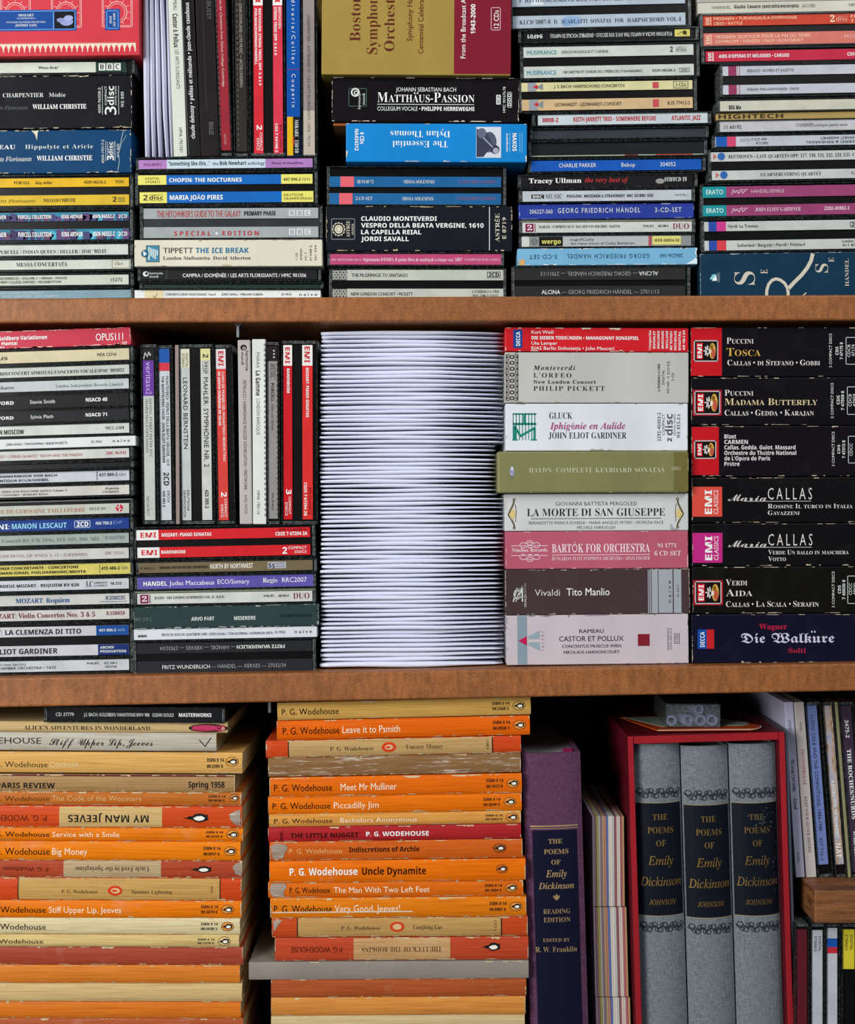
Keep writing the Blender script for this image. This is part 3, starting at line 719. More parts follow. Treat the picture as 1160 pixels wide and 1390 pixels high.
b.R(645.5, 679, '#c6ccd6', 175.5, 217).p.ell(663, 196, 10, 14, '#4a5266', 2); b.p.ell(671, 206, 6, 6, '#2f3344', 3); b.p.ell(672, 207.5, 4, 4, '#9aa0b0', 4); b.p.poly([(646, 178), (660, 184), (668, 200), (655, 216), (646, 216)], '#363b4e', 3); b.p.ell(653, 184, 6, 7, '#5c647a', 4); b.p.line([(655, 190), (668, 203)], 2, '#8a90a4', 5)
b.T('NAXOS', 694.5, 700, 'w', 184, 208, 'x', 1).T('AudioBooks', 686, 688.6, '#d6e6f0', 184, 209, 'b', 1).R(690.5, 691.2, '#7fc0e4', 183, 210, 2).R(704, 704.6, '#7fc0e4', 183, 210, 2).R(707, 707.6, '#7fc0e4', 183, 210, 2)
j = Jewel('double CD case with two mid-blue labels each with a coral square', 443, 687, 225, 279, True, depth=.138)
j.L(.26, .52, '#1c5f96', 446, 680).R(461.5, 480, '#d5606a').T('08 9140 72', 484.5, 506.5, 's', .36, .66, 'n').T('MISSA SOLEMNIS', 547.5, 589.5, 's', .34, .66, 'n').T('VANGUARD CLASSICS', 622, 673, '#8a5a78', .34, .64, 'n')
j.L(.68, .96, '#1c5f96', 446, 680).R(460, 478, '#d5606a').T('2-CD SET', 482.5, 505, 's', .32, .62, 'n').T('MISSA SOLEMNIS', 545.5, 588, 's', .34, .64, 'n').T('VANGUARD CLASSICS', 620, 672, '#8a5a78', .30, .60, 'n')
b = Box('glossy black box set with four lines of white capitals and flower emblem', 442, 695, 280, 341, '#10131a', wear=.25, kind='plastic', wearcol='#cbb894')
b.FR(449.5, 481.5, 297, 325.5, .7, '#8c9090'); b.p.ell(459.5, 311.5, 7.5, 8, '#cfcab6', 2)
for a in range(12): t = math.radians(a * 30); b.p.ell(459.5 + 7 * math.cos(t), 311.5 + 7.5 * math.sin(t), 2, 2, '#cfcab6', 2, 8)
b.p.ring(459.5, 311.5, 3.6, 3.8, .7, '#7a7668', 3)
b.T('ASTRÉE', 470, 474.5, '#cfcab6', 300, 322.5, 'n', -1).T('AUVIDIS', 477, 480, '#cfcab6', 304, 319, 's', -1)
for k, (t, w) in enumerate((('CLAUDIO MONTEVERDI', 592.5), ('VESPRO DELLA BEATA VERGINE, 1610', 656), ('LA CAPELLA REIAL', 571.5), ('JORDI SAVALL', 554.5))): b.T(t, 490, w, 'w', 294 + k * 9.15, 300 + k * 9.15, 'b')
b.R(663.5, 664.5, 's', 281, 340, 2).T('ASTRÉE', 672, 677.5, '#cfcab6', 290, 328.5, 'n', -1).T('E 8719', 681.5, 686.5, '#cfcab6', 295, 324, 's', -1)
j = Jewel('CD case with deep pink spine and tiny white lettering', 444, 684, 342, 362)
j.L(.14, .86, '#b54672', 447, 680).T('THE MONTEVERDI CIRCLE', 449.5, 491, '#e6c0cc', .46, .66, 'n').T("Sigismondo D'INDIA, Il primo libro de madrigali a cinque voci, 1607", 493, 627, '#f0d8de', .38, .68, 'n').T('CONSORTO DI MUSICA ANTICA', 630, 678, '#e6c0cc', .42, .64, 'n')
j = Jewel('double CD case with two pale labels each ending in black lattice pattern', 446, 687, 363, 407.5, True)
for q, (a0, a1) in enumerate(((.06, .38), (.64, .95))):
    j.L(a0, a1, '#b9bdb2', 451, 683).R(451.5, 470.5, '#4b4c48')
    p = j.p
    for cx in (456.2, 465.8):
        p.ring(cx, (p.y0 + p.y1) / 2, 4.3, 6, 1.1, '#b9bdb2', 2, 12); p.line([(cx - 4, p.y0 + 1), (cx + 4, p.y1 - 1)], 1, '#b9bdb2', 2); p.line([(cx + 4, p.y0 + 1), (cx - 4, p.y1 - 1)], 1, '#b9bdb2', 2)
    if q == 0: j.T('THE PILGRIMAGE TO SANTIAGO', 477, 553, 'k', .36, .68).FR(661, 679, .18, .78, .7, 'k').T('2CD', 663, 677, 'k', .28, .68, 'x')
    else: j.T('NEW LONDON CONSORT • PICKETT', 476, 560, 'k', .36, .68).T("L'OISEAU-LYRE", 641, 677, 'k', .16, .40).T('433 148-2', 641, 663, 'k', .56, .80).T('DDD', 665, 676, 'g', .56, .80)

# ---- fourth column
stack(825, -0.022, -0.004, 38, 407, 'stack of discs right of the middle on the upper shelf')
j = Jewel('double CD case with two pale blue labels smudged darker blue', 692, 938, -14, 38.5, True)
j.L(.08, .40, '#a9b7c4', 696, 930).R(722, 738, '#c8d2da', .1, .9).T('KLCD 5007-8 D. SCARLATTI SONATAS FOR HARPSICHORD VOL 4', 705, 927, '#27303c', .30, .66, 'n', 2)
j.L(.64, .97, '#a9b7c4', 696, 930); j.p.ell(776, j.p.fy(.45), 14, 6.4, '#86a5c8', 1); j.p.ell(768, j.p.fy(.62), 6, 4, '#7a9ac2', 2)
j.T('KLCD 5007-8', 705, 747, '#27303c', .34, .66, 'n').T('D.', 751.5, 757, '#27303c', .34, .66, 'n').T('SCARLATTI', 762, 797, '#27303c', .34, .66, 'n').T('SONATAS', 801, 829, '#27303c', .34, .66, 'n').T('FOR', 834, 846, '#27303c', .34, .66, 'n').T('HARPSICHORD', 851, 901, '#27303c', .34, .66, 'n').T('VOL 4', 904.5, 924, '#27303c', .34, .66, 'n')
j = Jewel('black-spined CD case printed upside down with a yellow end patch', 703, 948, 39, 57.5)
j.L(.10, .88, '#131316', 711, 940).R(915.5, 936, '#c9c063', .1, .75).p.ell(929, j.p.fy(.4), 3, 3, '#3c3a1c'); j.p.line([(919, j.p.fy(.6)), (925, j.p.fy(.3)), (932, j.p.fy(.65))], .7, '#3c3a1c', 3)
j.T('POLIFONIA SACRA A NAPOLI TRA XVI E XVII SECOLO - ENSEMBLE VOCALE DI NAPOLI', 747, 911.5, 's', .30, .66, 's', 2).T('94F01', 716, 736, 's', .30, .66, 'b', 2)
j = Jewel('double CD case with two white labels, teal words at left', 706, 950, 58.5, 106, True)
j.L(.06, .36, '#c3cac4', 711, 942).T('MUSIFRANCE', 716, 756, '#2f8a8e', .34, .72).T('DEBUSSY/RODRIGUE ET CHIMÈNE', 763, 826, 'g', .40, .66).T('2', 910, 914, 'k', .20, .70, 'b').CD(918, 933, .2, .74, '#777777')
j.L(.62, .94, '#c3cac4', 711, 942).T('MUSIFRANCE', 715, 755, '#2f8aa8', .36, .74).T("ORCHESTRE ET CHŒUR DE L'OPÉRA DE LYON-NAGANO", 764, 872, 'k', .42, .66).T('4509-98508-2', 885, 917, 'k', .42, .66).FR(922, 936, .34, .72, .5, 'k').T('DDD', 924.5, 933.5, 'k', .44, .64)
j = Jewel('double CD case with cream and buff labels, grey bars and red triangles', 704, 946, 107, 153, True)
j.L(.08, .34, '#cdc897', 708, 940).R(716.5, 728, '#8c9399').p.poly([(723, j.p.fy(.5)), (730, j.p.fy(.25)), (730, j.p.fy(.75))], 'r', 3); j.p.poly([(730, j.p.fy(.45)), (737, j.p.fy(.1)), (737, j.p.fy(.85)), (730, j.p.fy(.6))], '#7b858c', 2)
j.T('J. S. BACH: HARPSICHORD CONCERTOS', 752, 848, 'k', .32, .66).R(886, 894, '#b84a4f', .15, .85, 2).FR(914, 934, .08, .9, .6, 'k').T('3 CDs', 917, 931, 'k', .28, .70)
j.L(.58, .90, '#c9ad83', 708, 940).R(718, 730, '#8c9399').p.poly([(724, j.p.fy(.45)), (730, j.p.fy(.25)), (730, j.p.fy(.68))], 'r', 3); j.p.poly([(730, j.p.fy(.4)), (737, j.p.fy(.1)), (737, j.p.fy(.85)), (730, j.p.fy(.55))], '#7b858c', 2)
j.T('LEONHARDT - LEONHARDT-CONSORT', 753, 843.5, 'k', .34, .66).R(886, 894, '#b84a4f', .15, .85, 2).T('8.35 77412-2', 906, 936, 'k', .34, .66)
j = Jewel('CD case with white spine and bold red lettering in three groups', 722, 965, 153.5, 171.5)
j.L(.08, .86, '#bfcbd0', 730, 960).T('8808-2', 736, 757.5, '#b3202c', .30, .70, 'x').T('KEITH JARRETT TRIO • SOMEWHERE BEFORE', 778, 890, '#b3202c', .26, .70, 'b').T('ATLANTIC JAZZ', 911, 950.5, '#b3202c', .26, .70, 'b')
j = Jewel('slim empty clear CD case with grey spine, below red-lettered case', 719, 962, 172.5, 189, tray=mat('#2a2e34', 'plastic'))
j = Jewel('dark empty CD case with a bright booklet edge showing beneath', 717, 960, 190, 213, tray=mat('#16171b', 'plastic'))
j.L(.86, .93, '#b9bfa8', 719, 955, 'booklet_edge').R(848, 866, '#7a2a2a').R(890, 940, '#b4483a')
j = Jewel('CD case with royal blue spine and thin white words', 717, 958, 214, 234.5)
j.L(.14, .84, '#1453ae', 720, 952).T('CHARLIE PARKER', 758.5, 809, 'w', .28, .66, 'l').T('Bebop', 843.5, 862, 'w', .28, .66, 'l').T('304052', 896, 917, 'w', .28, .66, 'l')
j = Jewel('black-spined CD case with white heading and red italic words', 703, 947, 235.5, 254.5)
j.L(.08, .88, '#17161a', 707, 940).T('Tracey Ullman', 718, 789, 'w', .24, .66, 'N').T('the very best of', 794, 853, '#b23236', .22, .64, 'I').T('STIFFCD 19', 902, 932, 's', .28, .62, 'N').p.ell(896, j.p.fy(.6), 6, 3.5, '#8e8c88')
j = Jewel('CD case with grey-white spine and small black capitals in middle', 704, 943, 255.5, 275)
j.L(.16, .88, '#b7c0c5', 709, 938).R(721, 738, 'k', .34, .72, 2).T('BBC', 723, 736, 's', .42, .66, 'b').T('MUSIC', 740, 763, 'g', .30, .74, 'n').T('POULENC, MESSIAEN & STRAVINSKY  BBC SO/BBC SSO', 769, 886, 'k', .38, .66, 'b').T('Vol II No 1', 915, 933, 'g', .38, .6)
b = Box('indigo CD box with widely spaced pale capitals', 704, 942, 276, 296.5, '#2b3d96', wear=.15, kind='card', wearcol='#9aa3c8')
b.T('206227-360', 718.5, 750, 's', .36, .62).T('GEORG FRIEDRICH HÄNDEL', 757, 869, 's', .28, .60, 's', sp=1.3).T('3-CD-SET', 889, 925, 's', .30, .60, 's', sp=1.2)
def duo(label, x0, x1, y0, y1, txt, nm, tx0, tx1):
    j = Jewel(label, x0, x1, y0, y1)
    j.L(.03, .13, '#cbc9ad', x0 + 1, x1 - 1, 'card_strip')
    j.L(.18, .86, '#c6c8c4', x0 + 5, x1 - 5)
    a = x0 + 9
    j.R(a, a + 11, '#7a1f4c', .10, .92, 2).T('2', a + 2.5, a + 9, '#e6dfe0', .26, .74, 'N', L=4).R(a + 12.5, a + 13.6, '#7a1f4c', .10, .92, 2)
    j.T(txt, tx0, tx1, 'k', .30, .56, 'n').T('PHILIPS', x1 - 71, x1 - 57, 'k', .32, .54).T(nm, x1 - 51, x1 - 37, 'k', .32, .54, 'b').T('DUO', x1 - 31, x1 - 9, '#7a1f3c', .20, .76, 'n')
    return j
duo('CD case with maroon numeral two and three-letter word, above yellow patch case', 704, 944, 297.5, 317.5, 'MAHLER • SYMPHONY NO. 9 • DAS LIED VON DER ERDE • HAITINK', '462 299-2', 731, 842)
j = Jewel('grey CD case with a black lettered patch and yellow number patch', 704, 943, 318, 336.5)
j.L(.10, .86, '#8b8f90', 708, 938).R(708, 718, '#c3c6c2').R(731.5, 763.5, '#1c1a18', .05, .95, 1).p.ring(725, j.p.fy(.5), 4.5, 4.5, 1.2, '#5a6062', 2); j.p.ell(725, j.p.fy(.5), 2.4, 2.4, '#70767a', 3)
j.T('wergo', 735, 761, '#d9d06a', .30, .72, 'b').R(764, 880, '#a9b0b0', .0, 1).T('magnifiCathy', 773.5, 806, 'k', .20, .46).T('the many voices of Cathy Berberian', 774, 861, 'k', .58, .84).R(880, 884, '#a64a5c').R(885.5, 924, '#d3cd78', .05, .88, 2).T('WER 60054-50', 888, 922, 'k', .32, .62, 'b')
b = Box('light blue CD box printed upside down with dog-eared corner', 702, 946, 337, 360, '#74aed0', wear=.3, wearcol='#d8e2e6')
b.T('GEORG FRIEDRICH HÄNDEL', 769, 881, '#274a66', .34, .60, 's', 2, 1.3).T('206226-360', 895, 926, '#274a66', .36, .58, 's', 2).T('3-CD-SET', 718, 756, '#274a66', .36, .62, 's', 2, 1.2)
b.p.poly([(704, 359.5), (704.5, 354), (709, 351), (713, 354), (711, 359.5)], '#cfa262', 4); b.p.poly([(940, 354), (945.5, 349), (945.5, 359), (930, 359.5)], '#cfe0e8', 4)
j = Jewel('double CD case with two charcoal labels, upper one upside down', 694, 937, 361, 407.5, True)
j.L(.04, .40, '#2b2a2b', 698, 930).T('ALCINA', 867, 893, 's', .34, .66, 's', 2).T('— GEORG FRIEDRICH HÄNDEL — 27011/13', 734, 865, '#9a9a9a', .34, .66, 'l', 2)
j.L(.58, .92, '#2a2a2b', 698, 930).T('ALCINA', 735, 760, 'w', .34, .68, 's').T('— GEORG FRIEDRICH HÄNDEL — 27011/13', 762, 894, '#9a9a9a', .34, .68, 'l')

# ---- fifth column
stack(1050, -0.019, -0.015, 17, 407, 'stack of discs at the right end of the upper shelf')
b = Box('thin grey card CD case cut off by the top edge of the picture', 946, 1196, -14, 1.5, '#a9a49c', 'card_cd_case', 'CD case', bevel=.0003)
b = Box('thin cream card CD case lettered above the orange-red spines', 947, 1197, 2, 16.5, '#c9c8ba', 'card_cd_case', 'CD case', bevel=.0003)
b.T('HAENDEL', 966, 992, 'g', .32, .60, 'l').T('Giulio Cesare (extraits/excerpts)', 996, 1084, 'k', .26, .58, 'b').T('JACOBS', 1088, 1106, 'g', .30, .60, 'l').T('HMA 1951', 1152, 1180, 'g', .3, .6)
j = Jewel('double CD case with orange-red and salmon labels', 950, 1200, 17.5, 62.5, True)
for q, (a0, a1, c) in enumerate(((.06, .36, '#c3412c'), (.58, .95, '#cf7468'))):
    tc = '#efc9a8' if q == 0 else '#f0cdb2'
    j.L(a0, a1, c, 955, 1194).T('EMI', 958, 963, tc, .14, .86, 'b', -1).R(964.4, 965.4, tc, .1, .9, 2)
    if q == 0: j.T('MESSIAEN • TURANGALÎLA-SYMPHONIE', 969, 1082, tc, .14, .42).T('CBSO • RATTLE', 969, 1008, tc, .62, .90).T('2', 1127, 1133, '#f0d8c0', .14, .80, 'N').CD(1135, 1151, .2, .84, '#e09a88').T('CDS', 1155, 1168, tc, .14, .4, 'b').T('7 47463 8', 1155, 1185, tc, .6, .9, 'b')
    else: j.T('MESSIAEN: QUATUOR POUR LA FIN DU TEMPS', 971, 1100, tc, .18, .44).T('GAWRILOFF • DEINZER • PALM • KONTARSKY', 971, 1090, tc, .56, .80).T('MONO 763', 1146, 1185, '#e8b4a6', .3, .6)
j = Jewel('CD case with crimson spine and bold white capitals', 952, 1200, 63.5, 85.5)
j.L(.20, .84, '#bd2643', 958, 1194).T('EMI', 961, 965.5, 'w', .14, .90, 'b', -1).R(967, 968.2, 'w', .1, .95, 2).T("AIRS D'OPÉRAS ET MÉLODIES • CARUSO", 975.5, 1071, 'w', .34, .66, 'b').T('CDH 7 61046 2', 1150, 1190, 'w', .34, .66, 'b')
j = Jewel('double CD case with two white labels striped maroon at left', 977, 1223, 86.5, 132, True)
for q, (a0, a1) in enumerate(((.06, .34), (.62, .90))):
    j.L(a0, a1, '#b9bdc8', 980, 1216).R(988.5, 999.5, '#8b3555').R(1001, 1004, '#8b3555', 0, 1).R(1001.6, 1003, '#c6c9d0', 0, 1, 2)
    if q == 0: j.T('BERLIOZ • ROMÉO ET JULIETTE', 1014, 1077, 'g', .36, .66)
    else: j.T('WIENER PHILHARMONIKER • DAVIS', 1013, 1084, 'g', .36, .64)
j = Jewel('cream-spined CD case with a pair of short black words', 973, 1222, 133.5, 152)
j.L(.14, .92, '#c5c4b4', 976, 1216).T('BIG Ma', 989, 1005, 'k', .42, .80, 'x')
b = Box('thin tan card CD case with dark slanted capitals', 972, 1222, 152.5, 161.5, '#a88f55', 'card_cd_case', 'CD case', bevel=.0003)
b.T('HIGHTECH', 975, 1063, '#3a3322', .16, .80, 'b')
j = Jewel('white-spined CD case beneath the tan card case', 973, 1222, 162, 180)
j.L(.08, .88, '#bcbcc0', 976, 1216).T('11 60192', 983, 1006, 'k', .38, .72).T('CHABRIER', 1080, 1104, 'g', .30, .62, 'l').T('comique parmi nous', 1105, 1150, 'g', .34, .62, 'i')
j = Jewel('upside-down CD case with blue and pink squares at left end', 967, 1214, 181, 201)
j.L(.14, .82, '#b7bec8', 971, 1208).R(972, 987, '#1c56a8').R(987, 999, '#c84468').T('DECCA', 1026, 1042, 'k', .58, .82, 's', 2).T('443 572-2', 1020, 1041, 'k', .18, .42, 's', 2).R(1005, 1018, '#9aa2aa', .2, .5, 2)
j.T('STRAVINSKY/ERNEST ANSERMET', 1114, 1190, 'k', .18, .42, 's', 2).T('THE FIREBIRD & REHEARSAL', 1094, 1185, 'k', .58, .82, 's', 2)
j = Jewel('double CD case with two white labels marked by a blue disc', 961, 1208, 202, 247, True)
for q, (a0, a1) in enumerate(((.08, .36), (.64, .92))):
    x = 964 + q * 3
    j.L(a0, a1, '#bfc2c0', x - 1, 1202).p.ell(x + 15, j.p.fy(.46), 5, 5.2, '#2f5fa6'); j.p.poly([(x + 4, j.p.fy(.15)), (x + 9, j.p.fy(.46)), (x + 4, j.p.fy(.8))], '#b86a62', 2)
    if q == 0: j.T('BEETHOVEN—LATE QUARTETS OPP. 127, 130, 131, 132, 133, 135', 988.5, 1153, 'k', .32, .68, 'n').T('CDS', 1157, 1168, 'k', .3, .66, 'n')
    else: j.T('GUARNERI STRING QUARTET', 1032, 1114, 'k', .30, .66, 'n').T('GD 60458', 1155, 1185, 'k', .3, .6, 'n')
j = Jewel('double CD case with plum labels and teal ends', 951, 1200, 248, 295, True)
for q, (a0, a1) in enumerate(((.08, .40), (.62, .93))):
    j.L(a0, a1, '#93406c', 954, 1194).R(954, 986, '#1c8a92').T('ERATO', 959, 982, '#d8ecea', .28, .70).p.line([(993, j.p.fy(.75)), (996, j.p.fy(.25)), (997, j.p.fy(.6)), (1001, j.p.fy(.45)), (1003, j.p.fy(.7)), (1007, j.p.fy(.2)), (1008, j.p.fy(.65)), (1014, j.p.fy(.3))], .9, '#dcb4c8', 3)
    j.p.line([(994, j.p.fy(.45)), (1016, j.p.fy(.28))], .6, '#dcb4c8', 3)
    if q == 0: j.T('HANDEL/SEMELE', 1020, 1065, '#d6b0c4', .32, .62)
    else: j.T('JOHN ELIOT GARDINER', 1025, 1087, '#e2c6d4', .28, .62, 'n').T('2292-45982-2', 1119, 1153, '#e2c6d4', .28, .6, 'b')
j = Jewel('double CD case with two white labels, blue beside pink or red squares', 952, 1200, 296, 342, True)
for q, (a0, a1) in enumerate(((.08, .36), (.64, .93))):
    j.L(a0, a1, '#bdc2be', 956, 1194).R(962, 973, '#2a4a9c').R(973, 985.5, '#c43a86' if q == 0 else '#cc4048')
    if q == 0: j.T('Verdi: La Traviata', 988, 1029, 'k', .32, .66).FR(1154, 1172, .2, .8, .7, 'k').T('2CD', 1156, 1170, 'k', .3, .7, 'b')
    else: j.T('Sutherland • Bergonzi • Merrill • Pritchard', 1000.5, 1092, 'k', .34, .66).T('London', 1143, 1158, 'k', .1, .36).T('411 877-2', 1143, 1170, 'k', .52, .78)
b = Box('dark teal-blue box set with large pale sideways capitals', 950, 1204, 343, 407.5, '#0d2a3e', wear=.3, wearcol='#8ea0a8', kind='plastic')
ex = '#c8c0b0'
b.T('S', 997, 1024.5, ex, 368, 386, 'n', -1).T('E', 1032.5, 1042, ex, 365.5, 371.5, 'n', -1).T('S', 1107, 1124, ex, 359, 371, 'n', -1).T('E', 1125, 1132, ex, 351, 357, 'n', -1).T('HANDEL', 1147, 1152, ex, 353, 390, 'n', -1)
b.p.line([(1040, 404), (1040.4, 394), (1043, 386), (1047.5, 380.5), (1053, 378.6), (1059, 380.2), (1064.5, 384.5), (1068.4, 391), (1069.4, 398), (1069, 404)], 4, ex, 3); b.p.line([(1069, 393), (1078, 383.5), (1088, 374), (1096, 364), (1101, 355), (1103.5, 345)], 5, ex, 3); b.p.line([(1088, 403), (1094, 398)], 1.4, ex, 3)
b.p.poly([(963, 378), (967, 371.5), (972, 371), (970, 378)], '#7fc0d0', 2); b.p.poly([(966, 380), (972, 372), (973, 380)], '#e0eef0', 3); b.p.rect(973.5, 977, 369, 382, '#5c6a74', 2)

# ================================================================== MIDDLE SHELF
stack(90, -0.034, -0.020, 470, 914, 'stack at the left end of the middle shelf')
b = Box('thin pink-red CD box with white capitals and scuffed edges', -70, 178.5, 447, 471, '#c0384c', wear=.7, wearcol='#d8b8b0')
b.T('Bach • Goldberg Variationen', -22, 65, 'w', .30, .52, 'x').T('Pierre Hantaï', -19, 25, 'w', .60, .80, 'x').T('OPS 30-84.', -20, 8, 'w', .86, .97).T('OPUS111', 131, 168, 'w', .32, .72).T('2CD', 166, 173, 'w', .82, .93, 'b')
def single(label, y0, y1, col, x1=181, a0=.14, a1=.84, lx=175, **k):
    j = Jewel(label, -66, x1, y0, y1, **k); j.L(a0, a1, col, -62, lx); return j
G1 = 'k'
single('cream-spined CD case directly under the pink-red box', 472, 494, '#c9c19f').T('CACTUS', -30, 10, 'k', .42, .68, 'b').T('NSA CD16', 132, 157.5, 'k', .34, .62)
single('pale CD case with one long line of dark serif capitals and slashes', 494.5, 513, '#bcc2b8').T('MONTEVERDI/CONCERT SPIRITUEL/CONCERTO VOCALE/HMC 901032', -30, 168, 'k', .40, .74, 'n')
single('pale grey CD case printed with faint blue-grey words', 513.5, 533, '#b7c0c0').T('The Moro Muss Morro', -60, 19, '#39424a', .40, .72, 'n').T('London Independent Records Limited', 76, 167, '#7a848a', .38, .70, 'n')
single('black CD case with white capitals, upper of two alike', 533.5, 554, '#1c1b1e', a0=.1, a1=.9).T('THE SPOKEN WORD', -60, 19, 'w', .42, .70, 'b').T('Stevie Smith', 41, 75, 's', .38, .68).T('NSACD 40', 117, 146, 'w', .34, .64, 'b')
single('black CD case with white capitals, lower of two alike', 554.5, 573.5, '#212126', a0=.1, a1=.9).T('THE SPOKEN WORD', -60, 18, 'w', .42, .70, 'b').T('Sylvia Plath', 41, 72, 's', .38, .68).T('NSACD 71', 116, 145, 'w', .34, .64, 'b')
single('white CD case with tall narrow bold capitals', 574, 593.5, '#c5cac5', a0=.12, a1=.80).T('LIVE IN MOSCOW', -18, 32, 'k', .36, .82, 'b').T('VICC-2104', 142.5, 168, 'k', .30, .62)
b = Box('white card CD case protruding right of the stack, middle shelf', -66, 184, 594, 607.5, '#d3d8d8', 'card_cd_case', 'CD case', bevel=.0003)
b.T('MARAIS', -40, -5, '#3c4a58', .40, .64).T('JORDI SAVALL / TON KOOPMAN / ARIANE MAURETTE', 8, 91, '#3c4a58', .40, .64).T('ES 9933', 124, 138, '#3c4a58', .38, .62).T('naïve', 153, 176, 'k', .28, .60, 's', sp=1.5)
single('white CD case with thin red lettering and number', 608, 626, '#c6c8c4').T('SCHUBERT: "TROUT" QUINTET • STRING QUARTET "DEATH AND THE MAIDEN"', -60, 113, '#a8545c', .42, .72, 'l').T('SBK 46343', 143.5, 171, '#b04050', .30, .64)
j = Jewel('empty black CD case between two white-spined ones, middle shelf', -66, 182, 626.5, 638, tray=mat('#141418', 'plastic'))
single('white CD case with two bold lines and a boxed number', 638.5, 657, '#bcbfc8', a0=.08).T('DEUTSCHE KAMMERMUSIK VOR BACH', -40, 77, 'k', .22, .44, 'b').T('MUSICA ANTIQUA KÖLN/GOEBEL', -30, 66, 'k', .62, .86, 'b').R(131, 131.8, 'k', .1, .9, 2).T('437 089-2', 134, 159, '#2a3350', .26, .56, 'b').T('GH', 161, 170, 'g', .3, .56)
single('ivory CD case with two small serif lines and a label name', 657.5, 676, '#c3c0ba').T('ODES AND WELCOME SONGS Volume 3', 2, 90, 'k', .30, .52, 'n').T("THE KING'S CONSORT / ROBERT KING", -28, 65, 'k', .66, .86, 'n').T('Hyperion', 142.5, 161, 'k', .22, .44, 'n').T('CDA66412', 139, 161, 'k', .60, .80, 'n')
j = single('pale CD case with orange serif capitals and a red disc mark', 678.5, 702, '#b9bdb2', a0=.28, a1=.86); j.T('MUSIQUE DE GERMAINE TAILLEFERRE', -30, 115.5, '#b07a62', .36, .74, 'n').T('HELICON', 121, 144, '#5c6a68', .34, .62, 'n')
j.p.ell(162, j.p.fy(.46), 5, 5, '#b52a3c'); j.p.rect(161.4, 162.6, j.p.fy(.05), j.p.fy(.9), '#d0d0c8', 4); j.p.line([(158, j.p.fy(.3)), (166, j.p.fy(.65))], .8, '#d0d0c8', 4)
j.L(.03, .09, '#c9c2b8', -64, 180, 'card_strip')
single('CD case with deep blue spine and pale blue bold capitals', 702.5, 722, '#17377f', a0=.10, a1=.88).T('PUCCINI:', -40, 13, '#dfe8ee', .34, .78, 'b').T('MANON LESCAUT', 16, 90.5, '#8cc4e2', .32, .78, 'b').FR(101, 122.5, .18, .82, .7, '#c8d4e2').T('2CD', 104, 120, 'w', .30, .70, 'x').T('460 750-2', 129.5, 152, '#c8d4e2', .32, .58, 'b').T('DF', 154, 166, '#7a8cc0', .3, .56)
single('grey-green CD case with faded lettering, below the deep blue one', 722.5, 742, '#97a29c').T('Vivaldi: Dresden Concerti RV 170, 314a, 319, 341, 366, 383', -50, 134, '#6a7578', .36, .68, 'n').T('8.553792', 143, 169, '#6a7080', .30, .60, 'n')
single('white CD case with thin pinkish lettering', 742.5, 763, '#bfc0be').T('VIVALDI: VIOLIN CONCERTOS, OP. 8 NOS. 5–12 • ZUKERMAN', -50, 118, '#96707e', .40, .68, 'l').T('SBK 53513', 143, 168, '#9a6a80', .32, .6, 'l')
single('CD case with yellow spine and two lines of bold black capitals', 763.5, 783.5, '#c9bd62', a0=.10, a1=.86, lx=178).T('MOZART: SINFONIA CONCERTANTE • CONCERTONE', -45, 107, 'k', .16, .40, 'b').T('PERLMAN/ZUKERMAN•ISRAEL PHILHARMONIC/MEHTA', -50, 117, 'k', .58, .82, 'b').R(135.5, 136, 'k', .1, .9, 2).T('415 486-2', 138, 163, 'k', .32, .60, 'b').T('GH', 165, 173, 'g', .32, .6)
single('white CD case with black capitals and a small lettered emblem', 784, 804, '#bfc2c8').T('WOLFGANG AMADEUS MOZART - REQUIEM KV 626', -50, 107.5, 'k', .36, .66, 'b').T('LC', 117, 126, 'k', .20, .72, 'n').T('LASERLIGHT', 128, 146, 'k', .28, .46).T('CLASSICS', 128, 146, 'k', .56, .74).T('16 212', 150, 165, 'k', .34, .60, 'b')
single('white CD case with blue bold serif heading and underlined number', 804.5, 824.5, '#c0c1bb').T('MOZART: Requiem', 20.5, 94, '#1d4a8a', .28, .74, 'N').T('8.550235', 143, 169, '#1d3a7a', .24, .58, 'N').R(135, 172, '#4a5a8a', .74, .79, 2)
single('white CD case with maroon serif heading and number', 825, 845, '#c2c1bb').T('MOZART: Violin Concertos Nos. 3 & 5', -18, 128.5, '#6e1f3c', .26, .72, 'N').T('8.550418', 144, 169, '#7a2044', .26, .60, 'N')
j = Jewel('double CD case with two grey-white labels ending in blue', -66, 181, 845.5, 893, True)
j.L(.10, .38, '#bfc0c4', -62, 175).R(131, 175, '#15468a').T('MOZART: LA CLEMENZA DI TITO', -38, 110.5, 'k', .26, .76, 'b').T('431 806-2', 135, 158, 's', .34, .60, 'b').T('AH2', 160, 170, '#8fa6c8', .34, .6)
j.L(.64, .94, '#bdbec4', -62, 175).R(133, 175, '#142a66').T('JOHN ELIOT GARDINER', -38, 78, 'k', .26, .76, 'b').T('ARCHIV', 136, 155, 's', .16, .40, 'b').T('PRODUKTION', 136, 171, 's', .54, .78, 'b')
j = single('white CD case at the bottom of the middle left stack', 893.5, 914.5, '#bcc0c6'); j.T('PIANO CONCERTOS', -20, 35, 'k', .22, .42, 'l').T('ENGLISH CHAMBER ORCHESTRA • TATE', -30, 76, 'k', .52, .76).T('PHILIPS', 118, 134, 'k', .22, .42).T('422 348-2', 141, 159, 'k', .22, .42).T('DIGITAL', 143, 159, 'k', .56, .76)

